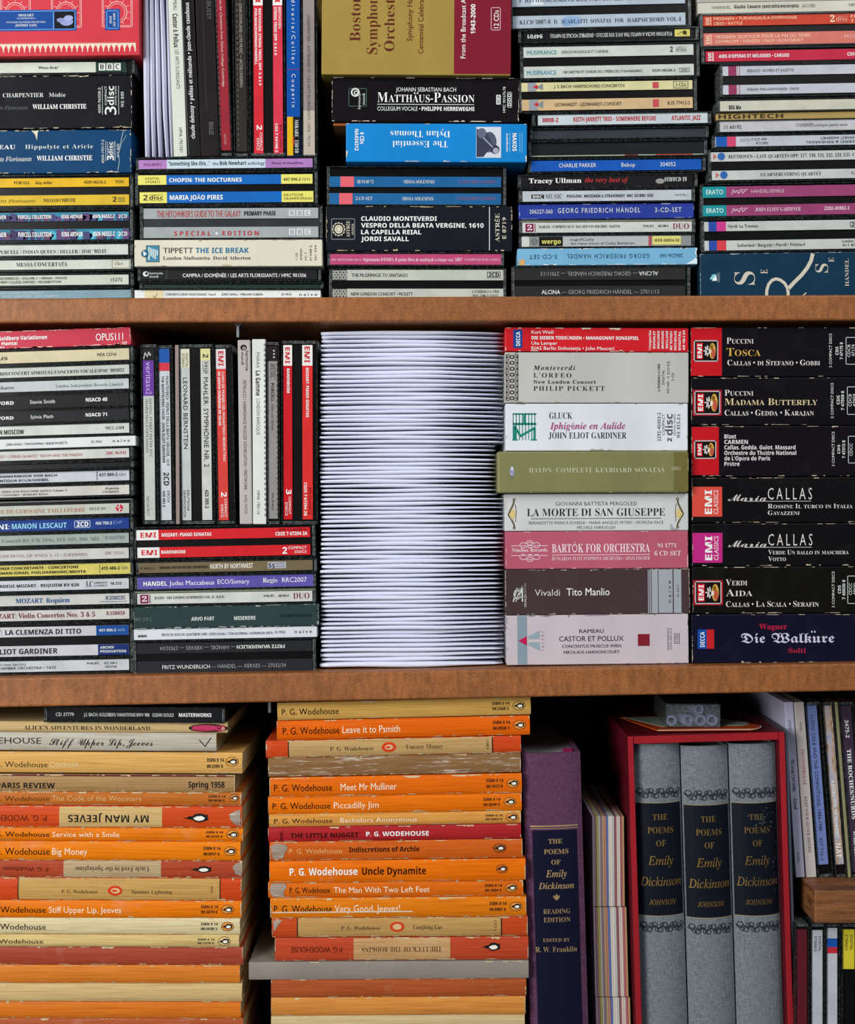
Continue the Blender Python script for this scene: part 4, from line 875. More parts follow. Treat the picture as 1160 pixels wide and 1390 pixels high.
# ---- second column lying
stack(308, -0.020, -0.018, 712, 914, 'stack of discs under the upright row on the middle shelf')
j = Jewel('double CD case with two bright red labels and white ends', 180.5, 428, 713, 758.5, True)
for q, (a0, a1) in enumerate(((.10, .40), (.62, .93))):
    x = 185 + q
    j.L(a0, a1, '#c91f28', x, 421).R(x, x + 30, '#d9d9d6').T('EMI', x + 5.5, x + 27, '#c02830', .24, .74, 'x')
    if q == 0: j.T('MOZART: PIANO SONATAS', 219.5, 287, 'w', .34, .68, 'b').T('EMI CLASSICS', 379, 416, '#5a0a12', .08, .36).T('CDZE 7 67294 2A', 374, 417.5, 'w', .44, .78, 'b')
    else: j.T('BARENBOIM', 218.5, 251, 'w', .32, .62, 'b').T('2', 383, 389.5, 'w', .22, .86, 'b').T('COMPACT', 391, 416, 'w', .16, .42).T('DISCS', 400, 416, 'w', .56, .80)
j = Jewel('CD case with olive-brown spine and tall white capitals', 184, 430, 759.5, 779)
j.L(.14, .84, '#6f6249', 187, 424).T('8 36025-2', 190, 209, '#3c3426', .42, .66).T('ORIGINAL MOTION PICTURE SOUNDTRACK', 216, 282, '#332c20', .36, .62, 'b').T('NORTH BY NORTHWEST', 285, 343, '#dcd8cc', .22, .70, 'b').R(363, 388, '#a8aab0', .14, .78, 2).T('S', 364, 368, '#27274a', .24, .7, 'x').T('S', 369, 373, '#27274a', .3, .76, 'x').T('RHINO', 375, 386, '#5a6070', .2, .4).T('MOVIE', 375, 386, '#5a6070', .5, .7)
j = Jewel('CD case with violet spine and white mixed-case words', 183, 429, 779.5, 799.5)
j.L(.10, .92, '#5b50a2', 186, 425).T('HANDEL', 195, 227, 'w', .36, .72, 'b').T('Judas Maccabeus', 230, 291, '#e4e0f0', .34, .70).T('ECO/Somary', 295.5, 338.5, '#e4e0f0', .30, .66).T('Regis', 357, 376.5, 'w', .24, .62, 'n').T('RRC2007', 383, 416.5, '#e4e0f0', .24, .62)
duo('CD case with maroon numeral two and three-letter word, under violet case', 181.5, 429, 800, 821, 'HAYDN • THE LONDON SYMPHONIES VOL. II • DAVIS', '442 614-2', 210, 304.5)
b = Box('dark grey-green CD box with rubbed rounded corners', 181.5, 433, 821.5, 852, '#2d3f3f', wear=.5, wearcol='#8a938f', bevel=.0012)
b.T('ARVO PÄRT', 260, 291, 's', .50, .66, 'b').T('MISERERE', 318, 347, 's', .50, .66, 'b').T('ECM NEW SERIES 1430', 380, 423, '#1c2828', .44, .58, 'b').T('847 539-2', 184, 206, '#5f6f6c', .48, .64)
b = Box('thin white card CD case above the two charcoal labels', 180.5, 430, 852.5, 867, '#d2d7dc', 'card_cd_case', 'CD case', bevel=.0003)
b.T('MARAIS', 187, 199, 'k', .50, .74, 'b').T('PIECES DE VIOLE DU QUATRIEME LIVRE • JORDI SAVALL / TON KOOPMAN / HOPKINSON SMITH', 219, 370, '#3c4650', .42, .66).T('ES 9932', 373, 387, '#3c4650', .36, .6).T('naïve', 400, 423, 'k', .28, .62, 's', sp=1.5)
j = Jewel('double CD case with two charcoal labels at foot of stack, middle shelf', 181, 429, 867.5, 915, True)
j.L(.08, .38, '#232428', 186, 424).T('FRITZ WUNDERLICH', 322, 387, 's', .34, .66, 'b', 2).T('— HÄNDEL — XERXES — 27032/34', 218, 320, '#8e9092', .34, .68, 's', 2)
j.L(.60, .93, '#25262c', 186, 424).T('FRITZ WUNDERLICH', 220.5, 285, 's', .36, .68, 's').T('— HÄNDEL — XERXES — 27032/34', 287, 388, '#9a9c9e', .36, .68, 'l')

# ---- second column standing
ST.group = 'upright row on the middle shelf'; ST.d = 0.001
j = Jewel('upright CD case with a purple band on a pale spine', 193, 215.5, 467, 711.5, vert=True, lean=-.012)
j.L(.12, .76, '#b7bdb6', 473, 706).R(0, 1, '#17171a', 473, 489).R(0, 1, '#5f3393', 489, 537).p.line([(197, 487), (199, 478), (202, 484), (204, 477), (206, 483), (206.5, 480)], .8, 's', 3)
j.T('veritas', .28, .82, '#b79fd0', 491, 525, 's', 1).T('x2', .28, .8, '#b79fd0', 526, 535, 's', 1).T('HAYDN  STABAT MATER ETC', .54, .78, 'g', 541, 620, 'l', 1).T('TRAVERSIE PIANO & FORTE MANNON', .18, .42, 'g', 541, 614, 'l', 1).T('7243 5 61174 2 7', .2, .44, 'g', 673, 700, 's', 1)
j = Jewel('upright CD case with blue and red blocks heading a white spine', 216, 237, 468, 711.5, vert=True, lean=-.014)
j.L(.08, .76, '#bcc4c8', 473, 706).R(0, 1, '#1a4f9c', 473, 492).R(0, 1, '#c23444', 492, 503).T('MONTEVERDI: VESPRO DELLA BEATA VERGINE, 1610', .62, .88, 'k', 510, 632, 's', 1).T('THE MONTEVERDI CHOIR / JOHN ELIOT GARDINER', .22, .46, 'k', 510, 628, 'b', 1).T('2CD', .3, .8, 'k', 641, 659, 'b', 1).T('DECCA', .64, .86, 'k', 666, 682, 's', 1).T('443 482-2', .2, .42, 'k', 666, 688, 'b', 1)
b = Box('very thin upright brownish card sleeve in the row of discs', 238.5, 243.5, 468, 711.5, '#8f7f7a', 'card_cd_case', 'CD case', lean=-.006, bevel=.0003, vert=True)
j = Jewel('upright double CD case with two white spines, bold black sans lettering', 245, 292, 467, 711.5, True, True, lean=-.012)
j.L(.04, .30, '#b9bfbe', 473, 706).R(0, 1, '#c9c8b0', 473, 499).T('DIGITAL', .58, .84, 'k', 479, 498, 's', 1).T('STEREO', .18, .44, 'k', 479, 498, 's', 1).T('LEONARD BERNSTEIN', .26, .72, 'k', 512, 609, 's', 1).T('DEUTSCHE', .56, .8, 'k', 665, 693, 's', 1).T('GRAMMOPHON', .16, .4, 'k', 665, 702, 's', 1)
j.L(.62, .90, '#bfc2be', 473, 706).R(0, 1, '#c9c88e', 473, 489).T('2', .25, .8, 'k', 480, 485.5, 'b', 1).CD(.2, .8, 490, 507, 'g', -1).T('MAHLER: SYMPHONIE NR. 2', .26, .74, 'k', 512, 634, 's', 1).T('423 395-2', .3, .66, 'k', 665, 690, 'b', 1)
j = Jewel('upright CD case with coral-red spine and white heading block', 293.5, 319, 467, 711.5, vert=True, lean=-.018)
j.L(.10, .62, '#cd3f38', 473, 706).R(0, 1, '#cfc9cc', 473, 500).T('EMI', .24, .78, '#b8202c', 476, 496, 'x', 1).T('CORO DE MONJES DEL MONASTERIO BENEDICTINO', .58, .82, 'w', 504, 626, 's', 1).T('DE SANTO DOMINGO DE SILOS', .18, .42, 'w', 504, 577, 'b', 1).T('2', .3, .86, 'w', 668, 674.5, 'b', 1).T('COMPACT', .62, .86, 'w', 677, 702, 's', 1).T('DISCS', .26, .5, 'w', 685, 702, 's', 1)
b = Box('upright pinkish-grey card CD case with ringed emblem at top', 325, 342, 461, 711.5, '#b3adaa', 'card_cd_case', 'CD case', lean=-.012, bevel=.0006, vert=True)
b.p.ell(333, 471.5, 4.4, 4, 'k', 2); b.p.ell(333.6, 472.5, 2.2, 2, '#b3adaa', 3); b.p.ell(333.6, 472.5, 1, 1, 'k', 4)
b.T('harmonia', .62, .86, 'k', 476, 503, 's', 1).T('mundi', .28, .5, 'k', 478, 495, 's', 1).T('PETRUCCI • HARMONICE MUSICES ODHECATON • FRETWORK', .38, .62, 'k', 516, 665, 'l', 1).T('HMU 907291', .38, .6, 'g', 672, 698, 'l', 1)
b = Box('upright bright white card CD case in the middle-shelf row', 343, 361, 460, 711.5, '#d6d8d4', 'card_cd_case', 'CD case', lean=-.005, bevel=.0004, vert=True)
b.T('MARAIS', .3, .55, 'g', 478, 499, 'l', 1).T('La Gamme', .26, .6, 'k', 503, 537, 'b', 1).T('LONDON BAROQUE', .3, .55, 'g', 541, 590, 'l', 1).T('HMA 195110', .3, .52, 'k', 666, 698, 'l', 1)
for k in range(34): b.R(.88, .96, '#7a7c78', 466 + k * 7, 469.5 + k * 7, 2)
j = Jewel('upright CD case with mid-grey spine and dotted black top', 362.5, 380, 464, 711.5, vert=True, lean=-.004)
j.L(.08, .82, '#8c8a88', 470, 704).R(0, 1, '#241c20', 470, 490)
for k in range(3): j.p.ell(372.5, 476 + k * 4.4, 1, 1, 's', 3)
j.T('MUSIC', .3, .8, '#333333', 493, 514, 'i', 1).T('PURCELL', .34, .66, 'k', 520, 545, 'b', 1).T('Odes and Hymns', .36, .64, '#444444', 548, 584, 'i', 1).T('VOL.XII No.5', .36, .58, 'k', 669, 692, 's', 1)
for k in range(30): j.R(.9, .97, '#565452', 494 + k * 7, 496.5 + k * 7, 2)
j = Jewel('upright double CD case with two bright red spines, middle shelf', 381.5, 431, 462, 711.5, True, True, lean=-.002)
j.L(.06, .30, '#bf1720', 468, 705).R(0, 1, '#dcd8d4', 468, 496).T('EMI', .22, .74, '#b8202c', 471, 493, 'x', 1).T('BARENBOIM', .40, .72, 'w', 500, 533, 'b', 1).T('3', .3, .9, 'w', 664, 671, 'b', 1).T('COMPACT', .58, .84, 'w', 674, 698, 's', 1).T('DISCS', .2, .46, 'w', 682, 700, 's', 1)
j.L(.58, .86, '#cf2b2a', 468, 705).R(0, 1, '#dcd8d4', 468, 496).T('EMI', .22, .74, '#b8202c', 470, 492, 'x', 1).T('MOZART: PIANO SONATAS', .36, .64, 'w', 499, 566, 'b', 1).T('EMI CLASSICS', .6, .86, '#6a0c14', 662, 698, 's', 1).T('CDZE 7 67294 2B', .16, .42, 'w', 655, 700, 'b', 1)

# ---- white paper sleeves
ylist = [447]
while ylist[-1] < 902: ylist.append(ylist[-1] + rng.choice((5.4, 5.8, 6.0, 6.3, 6.0, 6.6)))
ylist[-1] = 907
SL = []
def sleeve_mesh(seed):
    r = random.Random(seed); n = 20; W = 250 * S; V = []; F = []
    h = 6.0 * S; prof = [(0.0026, -.50), (0.0010, -.46), (0.0002, -.22), (0.0, .06), (0.0005, .34), (0.0030, .5)]
    am = r.uniform(.84, 1.02); ph = [r.uniform(0, 6.3) for _ in range(4)]; c = r.uniform(.38, .55)
    k = len(prof) + 2
    for i in range(n + 1):
        t = i / n; x = (t - .5) * W
        th = h * (am * (.52 + .44 * math.exp(-((t - c) / .33) ** 2) + .12 * (1 - t) ** 2 - .24 * max(0, t - .62) / .38) + .04 * math.sin(7 * t + ph[0])) * (1 if 0 < i < n else .8)
        dz = h * (.05 * math.sin(5 * t + ph[1]) + .04 * math.sin(11 * t + ph[2]))
        dy = .0008 * math.sin(3 * t + ph[3]) + .0060 * max(0, t - .65) / .35 + (.0008 if i in (0, n) else 0)
        for y, z in prof: V.append((x, y + dy, h / 2 + dz + z * th))
        V += [(x, .124, h * .82), (x, .124, h * .18)]
        if i:
            a = k * (i - 1); b = k * i
            F += [(a + q, b + q, b + (q + 1) % k, a + (q + 1) % k) for q in range(k)]
    F += [tuple(range(k)), tuple(k * n + q for q in reversed(range(k)))]
    me = bpy.data.meshes.new('paper_sleeve'); me.from_pydata(V, [], F); me.materials.append(mat('#d6daec', 'paper'))
    me.polygons.foreach_set('use_smooth', [len(p.vertices) == 4 for p in me.polygons]); me.update()
    return me
SL = [sleeve_mesh(100 + i) for i in range(14)]
for i in range(len(ylist) - 1):
    y0, y1 = ylist[i], ylist[i + 1]
    o = bpy.data.objects.new('paper_sleeve', SL[i % 14 if i % 3 else rng.randrange(14)]); COL.objects.link(o)
    xc = 559.5 + rng.uniform(-1.2, 1.2) - (0.6 if 520 < y0 < 640 else 0)
    sx = 1.0 if not 602 < y0 < 672 else .962
    if sx < 1: xc -= 5
    sl = -.004 if y0 < 880 else -.009
    sl = -.001 - .009 * (y0 - 447) / 460
    o.location = (wx(xc), .0035 + rng.uniform(-.0012, .0012), wz(y1 + sl * (xc - 560)))
    o.scale = (sx, 1, (y1 - y0) / 6.0)
    o.rotation_euler = (0, math.atan(sl), 0)
    tag(o, 'flat white paper sleeve in the tall middle-shelf pile of identical sleeves', 'paper sleeve', 'white paper sleeves piled on the middle shelf')

# ---- fourth column of box sets
stack(810, 0.004, -0.011, 477, 902, 'pile of box sets right of the white sleeves')
b = Box('thin bright red box set with four white lines and blue end label', 685, 934, 445, 477.5, '#c8202a', wear=.15)
b.R(696, 708.5, '#1a3f86', 448, 473).T('DECCA', 700, 705.5, '#dfe6ea', 451, 470, 'b', -1)
b.T('Kurt Weill', 721, 750.5, 'w', .12, .26).T('DIE SIEBEN TODSÜNDEN • MAHAGONNY SONGSPIEL', 721, 866.5, 'w', .36, .50, 'b').T('Ute Lemper', 721, 756, 'w', .58, .72).T('RIAS Berlin Sinfonietta • John Mauceri', 721, 833, 'w', .79, .93)
for k, t in enumerate(('1 Compact Disc', 'BOOKLET', 'ENCLOSED', 'BROCHURE', 'INCLUSE', 'MIT TEXTHEFT', 'NOTE INCLUSE', 'DIGITAL', '430 168-2 DH')):
    x = 880 + k * 5.75; b.T(t, x, x + 3, 'w', .10 if k in (0, 8) else .12, .92 if k in (0, 8) else .86 if k < 5 else .92, 'b', -1)
b = Box('pale grey box set with black filigree strip down its left end', 685, 934, 478.5, 547, '#b9b9b5', wear=.15, wearcol='#8d836c')
b.R(686, 703, '#3a3935', 481, 545, 1)
for k in range(8):
    y = 485 + k * 8
    b.p.ring(694.5, y, 5.5, 4, 1.1, '#bdbcb4', 2, 12); b.p.ell(694.5, y, 1.6, 1.2, '#bdbcb4', 3, 8); b.p.line([(687, y + 4), (702, y + 4)], .7, '#bdbcb4', 2)
    b.p.line([(687, y - 3), (691, y), (687, y + 3)], .9, '#bdbcb4', 2); b.p.line([(702, y - 3), (698, y), (702, y + 3)], .9, '#bdbcb4', 2)
b.T('Monteverdi', 723.5, 780, 'k', .26, .35, 'I', sp=1.3).T("L'ORFEO", 723.5, 775, 'k', .41, .50, 'n', sp=1.3).T('New London Consort', 723.5, 808, 'k', .55, .62, 'N', sp=1.15).T('PHILIP PICKETT', 723.5, 820, 'k', .67, .76, 'n', sp=1.25)
b.T("L'OISEAU-LYRE", 892, 895, 'k', 494, 531, 'b', -1).T('DIGITAL', 898, 901, 'k', 502, 522, 's', -1).T('433 545 - 2', 904.5, 907.5, 'k', 511, 534, 's', -1).T('DH2', 904.5, 908, 'g', 490, 508, 's', -1).T('2 CD', 911, 914, 'k', 506, 517, 's', -1)
b = Box('white box set with green barred letter emblem and magenta italic title', 686, 933, 548, 612, '#d4dae0', wear=.08, wearcol='#9a9484')
for k in range(8): b.R(695.5 + k * 4.2, 696.6 + k * 4.2, '#1f7f70', 561, 597.5, 2)
b.R(695.5, 727.5, '#1f7f70', 561, 563, 2).R(695.5, 727.5, '#1f7f70', 574, 577, 2)
b.p.line([(698, 596), (698, 579), (706, 592), (725, 581), (725, 596)], 3, '#1f7f70', 3); b.p.line([(711, 562), (711, 576)], 2.6, '#1f7f70', 3); b.p.line([(695, 597), (702, 597)], 2, '#1f7f70', 3); b.p.line([(720, 597), (728, 597)], 2, '#1f7f70', 3)
b.T('GLUCK', 745, 776, 'k', .19, .32, 'n').T('Iphigénie en Aulide', 746, 848, '#a03c74', .40, .54, 'I').T('JOHN ELIOT GARDINER', 744, 849.5, 'k', .61, .74, 'n')
b.T('2292-45003-2', 891.5, 896, 'k', 560, 599, 's', -1).T('2', 905, 911, 'k', 594.5, 599.5, 'b', -1).CD(898, 916, 562, 591, '#555555', -1).T('WE 815-ZA', 918, 922.5, 'k', 562, 595, 'n', -1)
b = Box('olive-green box set wider than the rest of its pile', 674.5, 932, 613, 669, '#7c7d52', wear=.1, wearcol='#a8a782', d=-0.006, bevel=.0012)
b.p.ell(694, 641, 3, 5, '#9a9ab8', 2); b.p.ell(694, 636, 2, 2.5, '#c4c4d8', 3); b.p.line([(690, 638), (698, 644)], 1.2, '#80809c', 3); b.p.line([(693, 646), (694, 650)], 1, '#6a6a84', 3)
b.T('HAYDN: COMPLETE KEYBOARD SONATAS', 717, 899, '#c0c3a6', .40, .51, 'n', sp=1.15).T('BRILL', 909, 922, '#b0b292', .38, .46, 'n').R(912, 931.5, '#6b6338', .03, .97, 1)
b = Box('white box set with ornamental cherub marks at both ends', 685, 934, 670, 720.5, '#c9cccc', wear=.12)
for cx in (696.5, 920):
    f = 1 if cx < 800 else -1
    b.p.line([(cx + 1 * f, 678), (cx, 684), (cx - 4 * f, 692), (cx - 7 * f, 698), (cx - 3 * f, 704), (cx + 1 * f, 712), (cx + f, 716)], 2.2, '#5c5238', 2); b.p.poly([(cx - 6 * f, 698), (cx - 1 * f, 690), (cx + 3 * f, 694), (cx + 2 * f, 702), (cx - 2 * f, 705)][::f], '#cdb97e', 3)
    b.p.ring(cx + 1 * f, 677.5, 2, 2, 1, '#5c5238', 3, 10); b.p.ring(cx + 1 * f, 717 - 1, 2, 2, 1, '#5c5238', 3, 10); b.p.line([(cx + 2.5 * f, 684), (cx + 4 * f, 694), (cx + 3 * f, 708)], .8, '#5c5238', 2)
b.T('GIOVANNI BATTISTA PERGOLESI', 753.5, 863.5, '#444444', .22, .32, 'l').T('LA MORTE DI SAN GIUSEPPE', 715, 902, 'k', .40, .60, 'n').R(720, 897, 'k', .66, .675, 2).T('BERNADETTE MANCA DI NISSA • MARIA ANGELES PETERS • PATRIZIA PACE', 717.5, 900, 'g', .74, .82, 'l').T('MICHELE FARRUGGIA', 783, 835, 'g', .87, .95, 'l')
b.p.poly([(909, 711), (914, 717), (922, 719.5), (909.5, 719.8)], '#9aa0a6', 3)
b = Box('dusty pink box set with white serif heading and scroll emblem', 686, 934, 721, 772, '#b4596e', wear=.12, wearcol='#d8a8ac')
pk = '#e4ccd0'
b.T('Nimbus Records', 694.5, 743, pk, .44, .54, 'N').R(694, 743, pk, .37, .385, 2).R(694, 743, pk, .63, .645, 2)
for t in (-1, 1):
    for q in range(3): b.p.ring(719 + (q - 1) * 9, 747.5 + t * 8, 5, 4, .8, pk, 2, 12)
    b.p.ring(719, 747.5 + t * 11, 5, 3.5, .8, pk, 2, 12)
b.T('BARTÓK FOR ORCHESTRA', 749, 882, pk, .34, .56, 'N').R(749, 882, pk, .62, .635, 2).T('HUNGARIAN STATE SYMPHONY ORCHESTRA • ADAM FISCHER', 749, 882, pk, .68, .77, 'n').T('NI 1771', 892, 918, pk, .34, .44, 'N').T('6 CD SET', 888, 924, pk, .54, .66, 'N')
b = Box('dark brown box set with pale grey vertical bands at right', 685.5, 936.5, 772.5, 834, '#46363a', wear=.35, wearcol='#a89f94')
for a, c in ((879.5, 880.7), (881.8, 883.5), (884.6, 893), (894, 913), (914.5, 924.8)): b.R(a, c, '#9aa1a6', .02, .98, 1)
b.T('naïve', 906, 911, '#2c2426', 789, 819, 's', -1, 1.5).T('OP 30413', 919, 921.5, '#3c3638', 795, 812, 's', -1)
b.p.line([(696.5, 816), (702, 797), (706, 808), (709, 794), (709, 816)], 1.5, 's', 3); b.p.line([(697, 810), (709, 810)], 1, 's', 3); b.p.line([(700, 816), (706, 798)], 1, 's', 3); b.p.ring(702, 806, 5, 7, .9, 's', 3, 14); b.T('VIVALDI', 711.5, 714.5, 's', 806, 823.5, 's', -1).T('EDITION', 711.5, 714.5, '#9a9294', 791, 804, 's', -1)
b.T('Vivaldi', 726, 760, '#d6d0d0', .44, .58, 'l').T('Tito Manlio', 769, 827.5, 'w', .42, .58)
b = Box('lilac-white box set with blue-grey fan emblem and dark red square', 687.5, 935, 834.5, 902, '#c2b8bf', wear=.2, wearcol='#8e8490')
b.R(702.5, 715.5, '#7f939e', .01, .99, 1).p.poly([(703.5, 869), (715.3, 862.5), (715.3, 875.5)][::-1], '#b51c4c', 3)
b.p.poly([(717.5, 866.5), (717.5, 862.5), (732.5, 855), (732.5, 866.5)], '#8ba0aa', 2); b.p.poly([(717.5, 871), (732.5, 871), (732.5, 882.5), (717.5, 875)], '#8ba0aa', 2)
for k, ch in enumerate('CEDLET'): b.T(ch, 735, 738.5, '#8a8088', 856 + k * 5, 858 + k * 5, 's', -1)
b.T('RAMEAU', 786.5, 819.5, 'k', .29, .365).T('CASTOR ET POLLUX', 759, 846.5, 'k', .43, .53).T('CONCENTUS MUSICUS WIEN', 763, 843, 'k', .60, .66).T('NIKOLAUS HARNONCOURT', 765, 841, 'k', .72, .78)
b.R(866, 882, '#7c2030', .40, .64, 1).R(906.5, 907.2, 'k', 853, 884, 2).T('2292-42510-2', 909, 912, 'g', 854, 883, 's', -1).FR(915.5, 922.5, 861, 875, .6, 'k').T('3 CDs', 917, 920.5, 'k', 863, 873, 's', -1)

# ---- fifth column of black opera boxes
stack(1060, 0.0, -0.005, 445, 899, 'pile of black box sets at the right end of the middle shelf')
def opera(label, x0, y0, y1, col='#131116', **k): return Box(label, x0, x0 + 254, y0, y1, col, wear=.22, wearcol='#b8aa94', **k)
b = opera('black box set with full red end block and gold heading, topmost of pile', 936.5, 444.5, 511.5)
b.R(937, 979, '#bb1722', .01, .98, 1).EMI(942, 973, 463, 490).T('Puccini', 985.5, 1022, '#d8d2ce', .21, .33, 'nC').T('Tosca', 985.5, 1031.5, '#c9a24c', .42, .58, 'nC').T('Callas • di Stefano • Gobbi', 986.5, 1112, '#d8d2ce', .66, .77, 'nC')
b.T('2 COMPACT DISCS', 1124.5, 1128, 's', 453, 499, 's', -1).T('CDS', 1133, 1137, 's', 471, 482, 'b', -1).T('7 47175 8', 1139, 1143, 's', 465, 488, 'b', -1).FR(1147, 1180, 458, 495, .7, 's').T('CDCB', 1149, 1153, 's', 468, 485, 's', -1).T('47174', 1155, 1159, 's', 468, 484, 's', -1)
b = opera('black box set with red-framed emblem and cream heading of two words', 937.5, 512.5, 577)
b.R(940, 979, '#a81c30', 529, 564, 1).EMI(943, 976, 531.5, 561.5).T('Puccini', 983, 1022, '#d8d2ce', .26, .38, 'nC').T('Madama Butterfly', 983, 1109, '#d6c49a', .44, .58, 'nC').T('Callas • Gedda • Karajan', 983, 1104, '#d8d2ce', .68, .80, 'nC')
b.T('2 COMPACT DISCS', 1127, 1130.5, 's', 520, 568, 's', -1).T('CDS', 1135, 1139, 's', 537, 549, 'b', -1).T('7 47959 8', 1141, 1145, 's', 531, 557, 'b', -1).FR(1149, 1182, 525, 563, .7, 's').T('CDCB', 1151, 1155, 's', 535, 552, 's', -1).T('47959', 1157, 1161, 's', 535, 552, 's', -1)
b = opera('black box set with red end block and six lines of bold text', 938, 578, 646.5, '#151217')
b.R(939, 975.5, '#bb1722', .02, .97, 1).EMI(943, 971, 598.5, 621.5)
for k, (t, w) in enumerate((('Bizet', 999), ('CARMEN', 1015), ('Callas. Gedda. Guiot. Massard', 1079.5), ("Orchestre du Théâtre National", 1080.5), ("de L'Opéra de Paris", 1045), ('Prêtre', 1003.5))): b.T(t, 983, w, '#d6d2d4', 589.5 + k * 7.45, 595 + k * 7.45, 'b')
b.T('3 COMPACT DISCS', 1129, 1132.5, 's', 586, 633, 's', -1).T('CDS', 1136.5, 1140, 's', 604, 616, 'b', -1).T('7 47313 8', 1143, 1147, 's', 598, 622, 'b', -1).FR(1151, 1184, 592, 629, .7, 's').T('CDCC', 1153, 1157, 's', 602, 619, 's', -1)
def callas(label, y0, y1, col, sub, sub2, w1, w2):
    b = opera(label, 938.5, y0, y1, '#121113'); o = y0
    b.R(939.5, 980, col, o + 12.5, o + 53, 1).T('EMI', 956.5, 966, 'w', o + 17, o + 49.5, 'x', -1).T('CLASSICS', 968.5, 974.5, '#f0d8d8', o + 17, o + 49.5, 's', -1)
    b.T('Maria', 988, 1040, '#d0ccc8', o + 23, o + 32, 'c').R(1010, 1101, '#b8b4b0', o + 32, o + 32.7, 2).T('CALLAS', 1042, 1102, '#d6d2ce', o + 14.5, o + 30, 'l', sp=1.5).T(sub, 1042, w1, '#d6d2ce', o + 36, o + 42, 'nC').T(sub2, 1042, w2, '#d6d2ce', o + 45, o + 51, 'nC')
callas('black box set with salmon-red square on its end', 648, 709.5, '#cf4a3f', 'Rossini: Il turco in Italia', 'Gavazzeni', 1157, 1085)
callas('black box set with magenta square on its end', 710.5, 768, '#b8287c', 'Verdi: Un ballo in maschera', 'Votto', 1151, 1066)
b = opera('black box set with red-framed emblem and plain white heading', 939.5, 769, 832.5, '#141312')
b.R(941, 981, '#a81c30', 787, 821, 1).EMI(944, 978, 789.5, 818.5).T('Verdi', 985, 1014, '#d8d2ce', .27, .40, 'nC').T('Aida', 985, 1021, '#d8d2ce', .48, .63, 'nC').T('Callas • La Scala • Serafin', 985, 1111, '#d8d2ce', .74, .86, 'nC')
b.T('3 COMPACT DISCS', 1129, 1132.5, 's', 776, 825, 's', -1).T('CDS', 1137, 1141, 's', 795, 806, 'b', -1).T('7 49030 8', 1143, 1147, 's', 787.5, 814, 'b', -1).FR(1150, 1184, 782, 820, .7, 's').T('CDCC', 1152, 1156, 's', 792, 808, 's', -1).T('49030', 1158, 1162, 's', 792, 808, 's', -1)
b = opera('navy box set with blackletter heading between two red lines, bottom of pile', 938.5, 833.5, 899.5, '#141428')
b.R(946.5, 959, '#16479a', 854, 880).R(959, 969, '#bb2228', 854, 880).T('DECCA', 950, 956, '#d8e2ea', 857, 877.5, 'b', -1)
b.T('Wagner', 1030, 1068, '#b02440', .20, .31, 'N').T('Die', 1005.5, 1038, '#c2c0d6', .39, .59, 'f').T('Walkure', 1047, 1132, '#c2c0d6', .39, .59, 'f').T('Solti', 1069.5, 1093, '#a82440', .70, .80, 'N').p.rect(1100.5, 1102.5, 856.5, 858.8, '#c2c0d6', 4); b.p.rect(1104.5, 1106.5, 856.5, 858.8, '#c2c0d6', 4)

# ================================================================== LOWER SHELF
# ---- left pile of paperbacks
stack(165, 0.006, 0.0, 980, 1503, 'left pile of books on the lower shelf', -0.002)
j = Jewel('black-spined CD case lying on top of the left pile of paperbacks', 62, 306, 958.5, 979.5, d=-0.004)
j.L(.06, .90, '#161519', 67, 301).T('CD 37779', 77.5, 102, 's', .40, .66).T('J.S. BACH: GOLDBERG VARIATIONS BWV 988', 115.5, 204, 's', .40, .66).T('GLENN GOULD', 208, 237, 's', .40, .66).T('MASTERWORKS', 244, 288, 'w', .38, .66, 'b')
OR, OR2, CR, TAN = '#d9701a', '#d98a3a', '#cfae6e', '#b08a58'
b = Book('thin cream paperback with serif capitals and a pink emblem', -46, 309, 980, 994, '#c6ae7c', wear=.4)
b.T("ALICE'S ADVENTURES IN WONDERLAND", 33, 204, 'k', .38, .76, 'n'); b.p.ell(283, 987.3, 27, 5.6, 'k', 2); b.p.ell(279, 987.3, 19, 4.2, '#b8385c', 3); b.p.ell(299, 987.3, 7, 4.3, '#b8385c', 3); b.p.ring(298, 986, 2.6, 2.6, 1, 'k', 4, 10); b.p.ring(303, 988, 2, 2, .8, '#d8c8a0', 4, 10)
b = Book('grey-white paperback with black brush-script title', -48, 294, 994.5, 1018.5, '#b5b2a6', wear=.3)
b.T('P. G. WODEHOUSE', -78, 57, '#2c2c2c', .28, .62, 's').T('Stiff Upper Lip, Jeeves', 68, 208, 'k', .32, .70, 'c').p.line([(271, 1003), (279, 1012), (284, 1004), (287, 1000)], 1.2, 'k', 3)
ISB = lambda b, x, f, n: b.T('ISBN 0 14', x, x + 23, 'k', f, f + .16, 'b').T(n, x, x + 22, 'k', f + .30, f + .46, 'b')
b = Book('pale yellow-orange paperback with oval bird mark, under grey-white one', -26, 329, 1021, 1049, '#d2a55c', wear=.25)
b.T('P. G. Wodehouse', -18, 65, 'k', .46, .74, 'l').T('Cocktail', 68, 106, '#e0cda0', .46, .72, 'l'); ISB(b, 281, .26, '00.2209 X'); b.PG(315, .42, 18, 13, '#d29a48')
b = Book('thick tan-brown magazine-like book with dark bold capitals', -36, 319, 1051.5, 1074.5, '#a58458', wear=.8, wearcol='#cdb58c')
b.R(-36, 318, '#5a1f24', .01, .10, 1).T('THE PARIS REVIEW', -30, 75, 'k', .48, .80, 'b').T('Spring 1958', 256, 305, 'k', .36, .72, 'b')
b = Book('badly cracked orange paperback with pale title and worn white edges', -27, 328, 1075, 1093, '#b86a26', wear=1.3)
